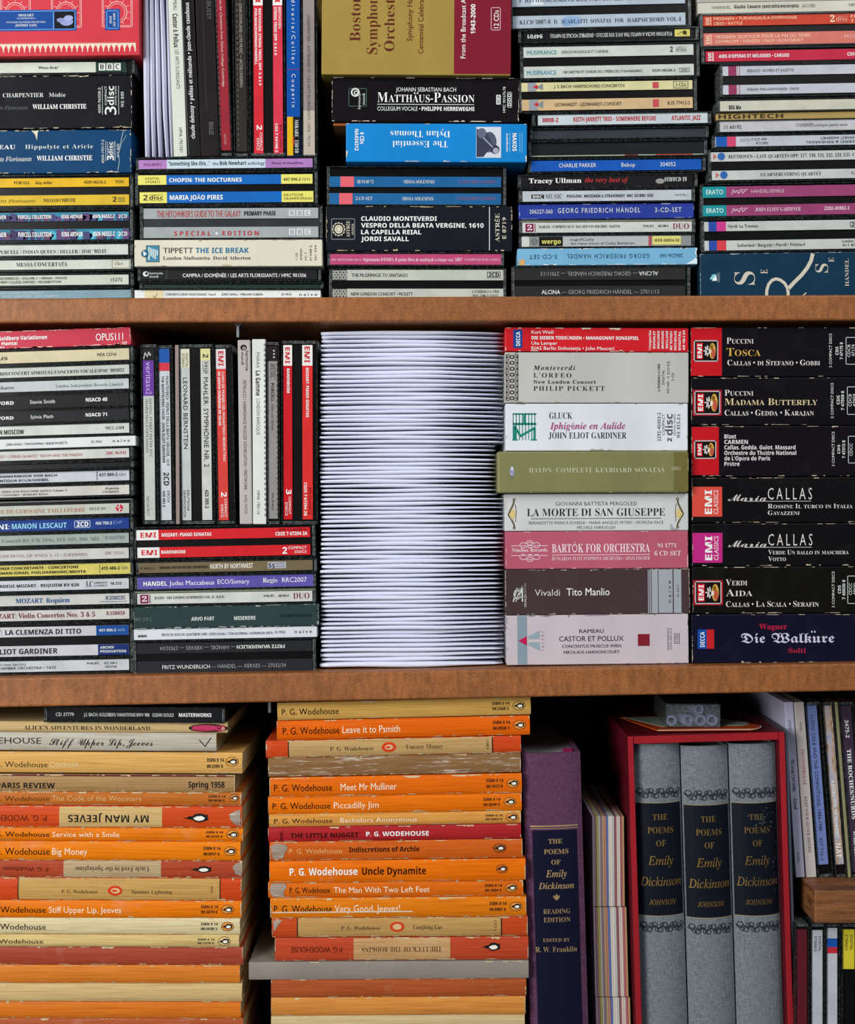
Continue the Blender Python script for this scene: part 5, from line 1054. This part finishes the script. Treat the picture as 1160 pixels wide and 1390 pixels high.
b.T('P. G. Wodehouse', -20, 68, '#4c2a10', .34, .70, 'l').T('The Code of the Woosters', 71, 192, '#d8b078', .28, .66, 'l'); b.PG(318, .4, 13, 10, '#c9803a'); ISB(b, 283, .2, '00.0938 5')
def penguin3(label, x0, x1, y0, y1, a, c, col='#c84a1c', mid='#c8ab72', **k):
    b = Book(label, x0, x1, y0, y1, col, wear=k.pop('wear', .5), **k)
    b.R(a, c, mid, .03, .97, 1, 'pbk'); return b
b = penguin3('old orange and cream banded paperback printed upside down, big bird at end', -26, 329, 1093.5, 1122, 82, 221, wear=.7)
b.T('MY MAN JEEVES', 94, 203, 'k', .40, .74, 'b', 2).T('P. G. WODEHOUSE', -30, 65, '#5a2410', .42, .70, 's', 2).PG(268, .52, 40, 20, None)
b.tear([(312, 1103), (320, 1099), (327, 1097), (327, 1119), (319, 1117), (313, 1110)])
def modern(label, x0, x1, y0, y1, col, title, tx0, tx1, num, a=0, aw=68, pgx=None, tcol='#f0dcc0', wear=.3, fnt='s', **k):
    b = Book(label, x0, x1, y0, y1, col, wear=wear, **k)
    b.T('P. G. Wodehouse', a, aw, '#1c0c06', .34, .70, 's')
    if title: b.T(title, tx0, tx1, tcol, .34, .70, fnt)
    px = pgx or x1 - 14
    ISB(b, px - 36, .24, num); b.PG(px, .48, 17, 12.5, '#d98c3c' if col.startswith('#d') or col.startswith('#e') else col)
    return b
modern('orange paperback, white title, directly below the upside-down banded one', -25, 330, 1122.5, 1141, '#e07a0e', 'Service with a Smile', 72, 163, '00.2532 4', -18, 68)
modern('orange paperback, short white title, second below the upside-down banded one', -28, 327, 1141.5, 1166.5, '#e37d0a', 'Big Money', 72.5, 120, '00.0937 X', -18, 69)
b = penguin3('faded brick-red and grey-cream banded paperback printed upside down', -28, 329, 1167, 1191, 87, 219, '#a8452a', '#b5a07c', wear=.9)
b.T('Uncle Fred in the Springtime', 103, 203, '#3c3026', .36, .64, 'n', 2).T('P. G. Wodehouse', 5, 66, '#5c2418', .38, .64, 's', 2).PG(274, .5, 34, 15, None)
b.tear([(316, 1175), (322, 1170), (328, 1170), (328, 1188), (320, 1185)])
b = penguin3('orange-ended cream paperback with an orange oval in the middle, left pile', -28, 328, 1191.5, 1222, 25, 298, '#c8481c', '#bf9a58', wear=.5)
b.T('P. G. Wodehouse', 84, 133, '#3c2c18', .52, .68, 'n').T('Summer Lightning', 179, 234, '#3c2c18', .52, .68, 'n').p.ell(156.5, 1208.5, 10, 7, '#c8401c', 2); b.p.ell(157, 1208.5, 6, 3.6, '#d8bc88', 3); b.p.ell(156, 1208.5, 4, 1.6, '#c8401c', 4)
b.R(24.5, 25.8, 'k', .02, .98, 2).R(298, 299.2, 'k', .02, .98, 2).T('995', 286, 289, '#3c2c18', 1202, 1211, 's', 1)
modern('orange paperback, long white title, below the cream one with orange oval', -27, 328, 1222.5, 1245.5, '#e0780c', 'Stiff Upper Lip, Jeeves', 67, 165, '00.2479 4', -26, 63, pgx=309)
modern('ivory paperback with no title, third from the foot of the photograph', -29, 326, 1246, 1267.5, '#d3c79e', '', 0, 0, '00.5038 3', -26, 63, pgx=309)
modern('straw-coloured paperback resting on the brick-red book, left pile', -30, 325, 1268, 1284, '#cfb87c', '', 0, 0, '00.1370 9', -26, 60, pgx=305)
b = Book('brick-red paperback with streaked spine, low in the left pile', -28, 330, 1284.5, 1309, '#a04632', wear=.6)
cols = ['#cf7a2a', '#c9b07a', '#d07422', '#a8542c', '#cf8a40', '#c8b488', '#cf7020', '#b06a38']
od = ('first', 'second', 'third', 'fourth', 'fifth', 'sixth', 'seventh', 'eighth'); cn = ('orange', 'straw', 'bright orange', 'brown', 'pale orange', 'cream', 'deep orange', 'tan')
for k in range(8):
    y = 1309.5 + k * 24.3
    Book('unlettered %s paperback, %s below the brick-red one in the left pile' % (cn[k], od[k]), -28, 326 + (k * 3) % 5, y, y + 23.8, cols[k], wear=.4, group='unlettered paperbacks under the left pile')

# ---- right pile of paperbacks
stack(540, -0.026, -0.006, 950, 1280, 'right pile of books on the lower shelf', -0.001)
b = modern('straw-coloured paperback on top of the right pile', 377, 720, 950, 973.5, '#cba255', '', 0, 0, '00.2568 5', 383, 460, pgx=704)
modern('orange paperback second from the top of the right pile', 376, 719, 975, 1001, '#dd640c', 'Leave it to Psmith', 465, 543, '00.0936 1', 384, 461, pgx=705)
b = penguin3('orange-ended cream paperback with oval mark, third in the right pile', 361, 707, 1002, 1025, 392, 668, '#c8481c', '#b99a66', wear=.5)
b.T('P. G. Wodehouse', 448, 507, '#3c2c18', .42, .66, 'n').T('Uneasy Money', 551, 601, '#3c2c18', .38, .64, 'n').p.ell(528, 1013.5, 10, 7, '#c8401c', 2); b.p.ell(528, 1013.5, 5.5, 3.4, '#d0b48a', 3); b.p.ell(527, 1013.5, 3.6, 1.5, '#c8401c', 4)
b.R(391, 392.4, 'k', .02, .98, 2).R(667.5, 669, 'k', .02, .98, 2).T('1083', 660, 663.5, '#3c2c18', 1006, 1019, 's', 1)
b = Book('book with its spine paper flaked away to tan and grey', 364, 707, 1025.5, 1051.5, '#96734c', kind='rough', wear=.5)
modern('orange paperback with white flaked upper edge, below flaked tan book', 366, 708, 1053, 1079, '#de6a0c', 'Meet Mr Mulliner', 462.5, 538.5, '00.1572 8', 372, 451, pgx=696, wear=.6)
modern('orange paperback with short white title between two others, right pile', 364, 708, 1079.5, 1103, '#e1720c', 'Piccadilly Jim', 453, 514, '00.3039 5', 370, 448.5, pgx=692)
modern('pale orange paperback above the red one', 365, 707, 1103.5, 1120.5, '#d29648', 'Bachelors Anonymous', 462, 566, '00.5003 0', 372, 451, pgx=695)
b = Book('red paperback with black and white capitals', 364, 707, 1121, 1140.5, '#a8252a', wear=.3)
b.T('NEL', 380, 384, '#2a0a0a', .2, .84, 'b', -1).T('THE LITTLE NUGGET', 394.5, 486.5, '#2a0a0a', .40, .72, 'b').T('P. G. WODEHOUSE', 497, 582, 'w', .36, .68, 'b')
b = Book('orange paperback with its left end torn to grey paper, below red one', 366, 709, 1141, 1166, '#c95f1c', wear=.9)
b.T('P. G. Wodehouse', 393, 464.5, '#e0a868', .36, .62, 's').T('Indiscretions of Archie', 474, 569, '#2c1408', .30, .58, 'b').PG(678, .45, 18, 12, '#a8561c')
b.tear([(367, 1146), (373, 1143), (388, 1144), (391, 1149), (387, 1155), (384, 1163), (371, 1164)])
b = Book('thick orange paperback with bold white and black words', 366, 713, 1167, 1195.5, '#e2700a', wear=.3)
b.T('P. G. Wodehouse', 393.5, 485.5, 'w', .32, .66, 'b').T('Uncle Dynamite', 491.5, 578, '#2c1408', .32, .66, 'b').PG(681, .45, 16, 12, '#c8641c')
b = modern('orange paperback with a bare grey patch at its left end', 364, 710, 1196, 1217.5, '#d66a14', 'The Man With Two Left Feet', 453, 583, '00.1604 5', 393, 448, pgx=694, wear=.5)
b.tear([(368, 1198), (387, 1198), (389, 1203), (385, 1209), (386, 1216), (370, 1216), (366, 1207)])
b = modern('orange paperback split by a white crease along its spine', 367, 714, 1218, 1244.5, '#da7a12', 'Very Good, Jeeves!', 454.5, 543, '00.0987 6', 372, 451, pgx=700, wear=.9)
b.p.rect(370, 560, .66, .72, '#d8ccb8', 5)
b = penguin3('orange-ended cream paperback with oval mark near the foot, right pile', 369, 716, 1245, 1271.5, 404, 680, '#bf4a20', '#b8945a', wear=.6)
b.T('P. G. Wodehouse', 463, 516, '#3c2c18', .42, .62, 'n').T('Laughing Gas', 560.5, 600, '#3c2c18', .38, .60, 'n').p.ell(539, 1257.5, 10, 7, '#c8401c', 2); b.p.ell(539, 1257.5, 6, 4, '#d0b080', 3)
b.R(403, 404.4, 'k', .02, .98, 2).R(679.5, 681, 'k', .02, .98, 2).T('1771', 670, 673.5, '#3c2c18', 1250, 1263, 's', 1)
b.tear([(371, 1249), (377, 1247), (383, 1248), (376, 1256), (372, 1264)])
b = penguin3('orange-red and cream banded paperback printed upside down, right pile', 373, 717, 1272.5, 1303.5, 480, 611, '#b8482a', '#c09a6a', wear=.5)
b.T('THE LUCK OF THE BODKINS', 491, 599, '#4c3420', .40, .62, 'n', 2).T('P.G. WODEHOUSE', 395, 464, '#5a2010', .38, .62, 's', 2).PG(667, .42, 30, 18, None)
b = Book('larger grey-brown book whose top shows in the gap between the two piles', 338, 717, 1304.5, 1328, '#8d857c', 'hardback_book', wear=.2, depth=.15, kind='card', bulge=.0008)
for k in range(7):
    y = 1328.5 + k * 25
    Book('unlettered %s paperback, %s below the larger grey-brown book' % (cn[(k + 3) % 8], od[k]), 368, 714 - (k * 5) % 4, y, y + 24.4, cols[(k + 3) % 8], wear=.4, group='unlettered paperbacks under the right pile')

# ---- purple book, booklets, slipcase
def dp(x, y, d):
    k = (D + d) / D
    return CX + (x - CX) * k, CY + (y - CY) * k
ST.group = None; ST.d = 0
GB = 'books standing at the right of the lower shelf'
d = 0.003
x0, y0 = dp(723, 1022, d); x1, _ = dp(802, 1022, d)
b = Book('purple cloth hardback with dark gilt-lettered spine label', x0, x1, y0, 1503.5, '#5c3a55', 'hardback_book', vert=True, lean=-.030, d=d, depth=.150, bulge=.0028, th=.0026, kind='cloth', inset=.0035, pages='#b9bcc0', wear=0, power=3.0, group=GB)
b.name_ = 1
gd = '#c8a878'
L0 = lambda t, a, c, y, h, f: b.T(t, a, c, gd, y, y + h, f, kind='gold', L=4)
b.R(.13, .90, '#14142a', 1128, 1420, 1)
b.R(.10, .92, gd, 1121.5, 1123.4, 2, 'gold').R(.10, .92, gd, 1125.4, 1126.2, 2, 'gold')
for t, a, c, y, h, f in (('THE', .40, .64, 1140, 6.3, 'N'), ('POEMS', .32, .74, 1154, 6.5, 'N'), ('OF', .44, .60, 1168.5, 6.3, 'N'), ('Emily', .34, .70, 1182.5, 9.5, 'I'), ('Dickinson', .21, .82, 1199.5, 8.5, 'I'), ('READING', .28, .74, 1235.5, 6.3, 'n'), ('EDITION', .28, .74, 1247, 6.3, 'n'), ('EDITED BY', .26, .72, 1275.5, 4.6, 'n'), ('R. W. Franklin', .13, .84, 1287, 7, 'n')): L0(t, a, c, y, h, f)
for k in (-1, 0, 1): b.p.line([(b.xc + 1 + k * 4, 1217.5 - (0 if k else 2)), (b.xc + 1, 1223)], 2.4, gd, 4, 'gold')
hb = boxes('headband', [(-b.W / 2 + .0300, -b.W / 2 + .0362, .004, .020, b.H - .0035, b.H - .0005)], mat('#a02060', 'cloth'), b.root)
hb['label'] = 'bright magenta ribbon end'
rc = random.Random(5)
cset = ['#bfb2be', '#b98a98', '#c4c468', '#ccc8c0', '#9a7f8c', '#c2a67c', '#bf8474', '#5a76b4', '#d2cabc', '#d6d0c8', '#b4bab2', '#8a5560', '#d2bcb2', '#ccc4ba', '#b4606a', '#b9946e']
names = ['lilac', 'rose', 'yellow', 'grey-white', 'plum', 'ochre', 'brick', 'blue', 'cream', 'white', 'sage', 'maroon', 'peach', 'stone', 'red', 'buff']
d = 0.024
for row, (ya, yb, xa, xb) in enumerate(((1108, 1230.5, 804.5, 848), (1231.5, 1353, 807.5, 853), (1354, 1476, 811, 858))):
    for k in range(16):
        xl, yt = dp(xa + (xb - xa) * k / 16, ya, d); xr, ybt = dp(xa + (xb - xa) * (k + 1) / 16, yb, d)
        if row == 2: ybt = 1503.5
        W = (xr - xl) * S * .94; H = (ybt - yt) * S - .0001
        o = boxes('booklet', [(-W / 2, W / 2, 0, .105, 0, H)], mat(cset[k], 'paper'), None, .0002, 1)
        o.location = (wx((xl + xr) / 2), d + rng.uniform(-.0004, .0004), wz(ybt)); o.rotation_euler = (0, math.atan(-.010 if row == 0 else -.024), 0)
        tag(o, 'slim %s-edged booklet standing in the %s row beside red slipcase' % (names[k], ('upper', 'middle', 'bottom')[row]), 'booklet', 'slim striped booklets between purple book and slipcase')
# slipcase with three volumes
d = 0.012
kx0, ky0 = dp(851, 999, d); kx1, ky1 = dp(1064.5, 993, d)
SLN = -.030; scx = dp(958, 0, d)[0] - SLN * 497
sc = root('slipcase', 'red slipcase holding three grey cloth volumes', 'slipcase', (wx(scx), d, wz(1503.5)), math.atan(SLN), None)
W = (kx1 - kx0) * S; H = (1503.5 - (ky0 + ky1) / 2) * S; t = .0042; dep = .175
hw = W / 2
boxes('case_shell', [(-hw, -hw + t, 0, dep, 0, H), (hw - t, hw, 0, dep, 0, H), (-hw + t, hw - t, 0, dep, H - t * 1.3, H), (-hw + t, hw - t, 0, dep, 0, t), (-hw + t, hw - t, dep - t, dep, t, H - t * 1.3)], mat('#5e131f', 'card'), sc, .0007)  # darker maroon cloth than the edges, with shade on sides and top coloured in
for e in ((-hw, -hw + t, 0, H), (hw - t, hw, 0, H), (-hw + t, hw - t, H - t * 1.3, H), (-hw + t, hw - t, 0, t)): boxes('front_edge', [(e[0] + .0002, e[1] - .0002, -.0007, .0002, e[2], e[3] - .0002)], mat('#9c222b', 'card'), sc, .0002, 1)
xin0, xin1 = -hw + t, hw - t
bw = (xin1 - xin0) / 3
for k, lab in enumerate(('grey cloth volume at the left of the red slipcase', 'grey cloth volume in the middle of the red slipcase', 'grey cloth volume at the right of the slipcase, label rubbed pale')):
    px = scx + ((xin0 + bw * (k + .5)) / S)
    bwp = bw / S
    top = ky0 + 12 + (3 if k == 1 else 0)
    b = Book(lab, px - bwp / 2 + .8, px + bwp / 2 - 1.4, top, 1503.5 - t / S - 1, '#727a80', 'hardback_book', vert=True, lean=SLN, d=d + .0035, depth=.155, bulge=.0052, th=.0022, kind='cloth', inset=.003, pages='#b8b0a0', wear=0, power=2.2, group='three volumes in the red slipcase')
    o = top - 1012
    b.R(.02, .98, '#12161f', 1094 + o, 1249 + o, 1).R(.02, .98, '#8e8468', 1092.8 + o, 1093.8 + o, 2).R(.02, .98, '#8e8468', 1249.3 + o, 1250.3 + o, 2)
    g2 = '#8a7142' if k == 2 else '#9a7c42'
    for tx, a, c, y, h, f in (('THE', .36, .68, 1109, 8, 'n'), ('POEMS', .25, .80, 1127, 8.5, 'n'), ('OF', .42, .63, 1145, 8.5, 'n'), ('Emily', .24, .78, 1167, 12, 'i'), ('Dickinson', .07, .95, 1196, 12, 'i'), ('JOHNSON', .24, .82, 1227, 7, 'i')): b.T(tx, a, c, g2, y + o, y + h + o, f, kind='gold', L=4)
    for yy in (1080, 1265):
        for q in range(8):
            xx = b.x0 + 4 + (b.x1 - b.x0 - 8) * (q + .5) / 8
            b.p.ring(xx, yy + o + (3.4 if q % 2 else -3.4), 4.4, 4.0, 1.4, '#2a3038', 2, 10)
            b.p.ring(xx + 3, yy + o + (-3.2 if q % 2 else 3.2), 3.2, 3.4, 1.2, '#2a3038', 2, 8)
        b.p.line([(b.x0 + 2 + (b.x1 - b.x0 - 4) * i / 12, yy + o + (2.5 if i % 2 else -2.5)) for i in range(13)], 1.6, '#2a3038', 3)
rb = random.Random(9)
Q = Print(b, b.face, b.x0, b.x1, b.y0, b.y1, 0.0, 'rubbed_patch', b.surf)
for _ in range(46):
    u = rb.gauss(.62, .12) if rb.random() < .5 else rb.gauss(.90, .04); v = rb.gauss(1118, 7) if u < .85 else rb.uniform(1100, 1230)
    Q.ell(b.x0 + u * (b.x1 - b.x0), v + o, rb.uniform(.4, 1.3), rb.uniform(.4, 1.6), '#4a5160', 5, 6)
# things lying on the slipcase
ztop = wz(1503.5) + H
ox = dp(964, 0, d)[0]
pts = []
def arc(cx, cy, r, a0, a1, n=10): return [(cx + r * math.cos(math.radians(a0 + (a1 - a0) * i / n)), cy + r * math.sin(math.radians(a0 + (a1 - a0) * i / n))) for i in range(n + 1)]
def slab(name, outline, z0, z1, m, parent):
    n = len(outline)
    return mk(name, [(x, y, z0) for x, y in outline] + [(x, y, z1) for x, y in outline], [tuple(reversed(range(n))), tuple(range(n, 2 * n))] + [(i, (i + 1) % n, n + (i + 1) % n, n + i) for i in range(n)], m, parent)
ca = root('card', 'orange-bordered pale green card lying on the red slipcase', 'card', (wx(958), .016, ztop + .0009), 0, None)
ca.rotation_euler = (0, math.atan(SLN), math.radians(-4))
out = [(-.030, .004), (.018, .002)] + arc(.030, .014, .014, -70, 50, 8) + [(.012, .066), (-.052, .066)]
slab('card_sheet', out, 0, .0006, mat('#c4501c', 'card'), ca)
slab('card_panel', [(x * .86, .024 + (y - .010) * .66) if y < .06 else (x * .95, y - .002) for x, y in out], .0006, .0008, mat('#9fb0a2', 'card'), ca)
slab('card_rim', [(-.030, .0038), (.018, .0018)] + arc(.030, .014, .0142, -70, 0, 6) + list(reversed(arc(.030, .014, .0134, -70, 0, 6))) + [(.018, .0028), (-.030, .0048)], .0006, .0009, mat('#d8cfc0', 'card'), ca)
pk = root('clear_plastic_box', 'small clear plastic box of white tubes on the slipcase', 'box', (wx(951), .027, ztop + .0021), 0, None, math.radians(-3))
bw2, bh2, bd2, t2 = .0385, .0165, .070, .0006
boxes('box_shell', [(-bw2 / 2, bw2 / 2, 0, bd2, 0, t2), (-bw2 / 2, bw2 / 2, 0, bd2, bh2 - t2, bh2), (-bw2 / 2, -bw2 / 2 + t2, 0, bd2, t2, bh2 - t2), (bw2 / 2 - t2, bw2 / 2, 0, bd2, t2, bh2 - t2), (-bw2 / 2 + t2, bw2 / 2 - t2, 0, t2, t2, bh2 - t2)], mat('#dfe4f0', 'film'), pk, .0001, 1)
boxes('box_flap', [(-bw2 / 2 + .001, bw2 / 2 - .004, .0008, .0125, bh2 - t2 - .0008, bh2 - t2 - .0002)], mat('#2a2c38', 'plastic'), pk)
def tube(label, x, z, r, ln, yaw, y=.0016, pitch=0):
    n = 18; V = []; F = []
    for q, (rr, yy) in enumerate(((r, 0), (r, ln), (r * .68, 0), (r * .68, ln * .6))):
        V += [(rr * math.cos(2 * math.pi * i / n), yy, rr * math.sin(2 * math.pi * i / n)) for i in range(n)]
    for i in range(n):
        j2 = (i + 1) % n
        F += [(i, n + i, n + j2, j2), (2 * n + i, 2 * n + j2, 3 * n + j2, 3 * n + i), (i, j2, 2 * n + j2, 2 * n + i)]
    F += [tuple(n + i for i in range(n)), tuple(3 * n + i for i in reversed(range(n)))]
    o = mk('plastic_tube', V, F, mat('#fbfcff', 'paper'), None)
    bmx = bmesh.new(); bmx.from_mesh(o.data); bmesh.ops.recalc_face_normals(bmx, faces=bmx.faces[:]); bmx.to_mesh(o.data); bmx.free()
    o.location = (pk.location.x + x, pk.location.y + y, pk.location.z + z); o.rotation_euler = (pitch, 0, math.radians(yaw - 3))
    tag(o, label, 'tube', 'white tubes in the clear box')
tube('white tube at the right end of the clear box, mouth facing out', .0140, .0046, .0039, .050, 0)
tube('white tube second from right in the clear box, mouth facing out', .0058, .0046, .0039, .050, 2)
tube('white tube slanting left of two open mouths in clear box', -.0030, .0046, .0038, .046, 14)
tube('white tube at the left end of the clear box', -.0150, .0044, .0037, .050, -2)
tube('white tube lying above the others in the clear box', .0050, .0120, .0032, .045, 8, .003)
# narrow item beside the slipcase
x0, y0 = dp(1069, 992, .006); x1, _ = dp(1077.5, 992, .006)
b = Box('thin slate-grey card folder squeezed between slipcase and wooden block', 1088.5, 1093, 996, 1503.5, '#4a4c5a', 'card_folder', 'folder', lean=-.034, d=.013, bevel=.0004, vert=True, depth=.16, group=GB)

# ---- wooden block, discs on it and below it
wbk = root('wooden_block', 'rough brown wooden block carrying upright discs', 'block', (wx(1240), -.004, wz(1251)), math.atan(-.002))
xl = wx(1103) - wx(1240)
boxes('plank', [(xl, .07, 0, .150, 0, 45 * S)], M_PLANK, wbk, .0012, 2)
ztop_block = 1206
GR = 'upright discs on the wooden block'
ST.group = GR
def onblk(cls, label, xt, xb, w, col, **k):
    """disc standing on the block, set back; top column xt, foot column xb, apparent width w"""
    dd = .026; kk = (D + dd) / D
    x0 = CX + (xb - CX) * kk; ww = w * kk
    lean = -(xb - xt) * kk / (ztop_block - (CY + (938 - CY) * kk))
    y0 = ztop_block - 246
    if cls is Box: return Box(label, x0, x0 + ww, y0, ztop_block - .5, col, 'card_cd_case', 'CD case', lean=lean, d=dd, bevel=.0004, vert=True)
    return Jewel(label, x0, x0 + ww, y0, ztop_block - .5, vert=True, lean=lean, d=dd, **k)
b = onblk(Box, 'upright lilac-white card CD case leaning left, first on the wooden block', 1063, 1080, 12, '#b4b3cc')
b.T('KATE RUSBY', .3, .58, 'g', 985, 1000, 's', 1).T('The young I feel within', .3, .66, '#2c3450', 1040, 1085, 'i', 1).T('Good', .3, .7, '#2c3450', 1095, 1110, 'i', 1).T('PRCD02', .3, .52, 'g', 1170, 1184, 's', 1)
b = onblk(Box, 'upright cream card CD case leaning left, second on the wooden block', 1076, 1094.5, 13.5, '#bdb6b4')
b.T('KATHRYN', .38, .6, 'g', 988, 1000, 's', 1).T('DEVONSPROULE', .34, .64, '#a04a58', 1026, 1076, 'n', 1).T('KEEP YOUR SILVER SHINED', .34, .62, '#6a4a4a', 1092, 1170, 'n', 1)
j = onblk(Jewel, 'upright CD case with lavender-blue spine on the wooden block', 1091, 1110, 21, None)
j.L(.06, .74, '#6c7db4', None, j.y1 - 18).T('LLOYD COLE AND THE COMMOTIONS. 1984-1989.', .34, .66, '#1c2440', 978, 1142, 's', 1).T('837 736-2', .3, .6, '#39466a', 1150, 1182, 's', 1)
j = onblk(Jewel, 'upright CD case with multicoloured marbled spine on the wooden block', 1114, 1133.5, 16, None)
j.L(.10, .82, '#b39c88', None, j.y1 - 18, kind='marble')
j.T('A DOUBLE DOSE: THE INSURGENTS', .3, .7, '#dfe4ee', 1070, 1150, 'b', 1).T('NAT', .2, .8, 'w', 1158, 1178, 'b', 1)
b = onblk(Box, 'very thin olive card sleeve between discs on the wooden block', 1131.5, 1151, 4, '#8a8a68')
j = onblk(Jewel, 'upright CD case with dark plum spine and white capitals', 1136.5, 1155.5, 20, None)
j.L(.08, .84, '#3c3042', None, j.y1 - 8).T('3475-2', .34, .66, 's', 985, 1010, 'b', 1).T('THE ROCHES/NURDS', .34, .68, 'w', 1026, 1124, 'N', 1).T('WARNER BROS', .34, .68, 'w', 1140, 1200, 'N', 1)
j = onblk(Jewel, 'upright CD case with pale spine at the picture edge, on the block', 1158, 1176, 19, None)
j.L(.10, .8, '#a9b2c8')
ST.group = 'upright discs on the lower shelf under the wooden block'
def low(label, x, w, **k): return Jewel(label, x, x + w, 1258, 1503.5, vert=True, lean=0.0, d=.006, **k)
j = low('upright CD case with dark red spine under the wooden block', 1082, 19.5); j.L(.14, .86, '#5c1c26', 1266, 1498)
j = low('upright CD case with white two-line heading under the wooden block', 1103, 20); j.L(.12, .84, '#b4bcc4', 1267, 1498).T('DIGITAL', .62, .86, 'k', 1275, 1296, 's', 1).T('STEREO', .2, .44, 'k', 1275, 1296, 's', 1)
j = low('upright CD case with white, blue and red blocks under the wooden block', 1124, 20); j.L(.08, .80, '#b8bcc4', 1264, 1498).R(0, 1, '#1a4fa0', 1278, 1290).R(0, 1, '#b82a3a', 1290, 1298.5)
j = low('upright CD case with yellow two-line heading under the wooden block', 1145.5, 21); j.L(.08, .86, '#cfc034', 1266, 1320).T('DIGITAL', .62, .86, 'k', 1273, 1294, 's', 1).T('STEREO', .2, .44, 'k', 1273, 1294, 's', 1)
j = low('upright CD case beside the yellow-headed one under the block', 1168, 20)
j = low('upright CD case at the right end under the wooden block', 1190, 20)
low('upright CD case under the far end of the wooden block', 1290, 19)

for p in PRINTS: p.flush()
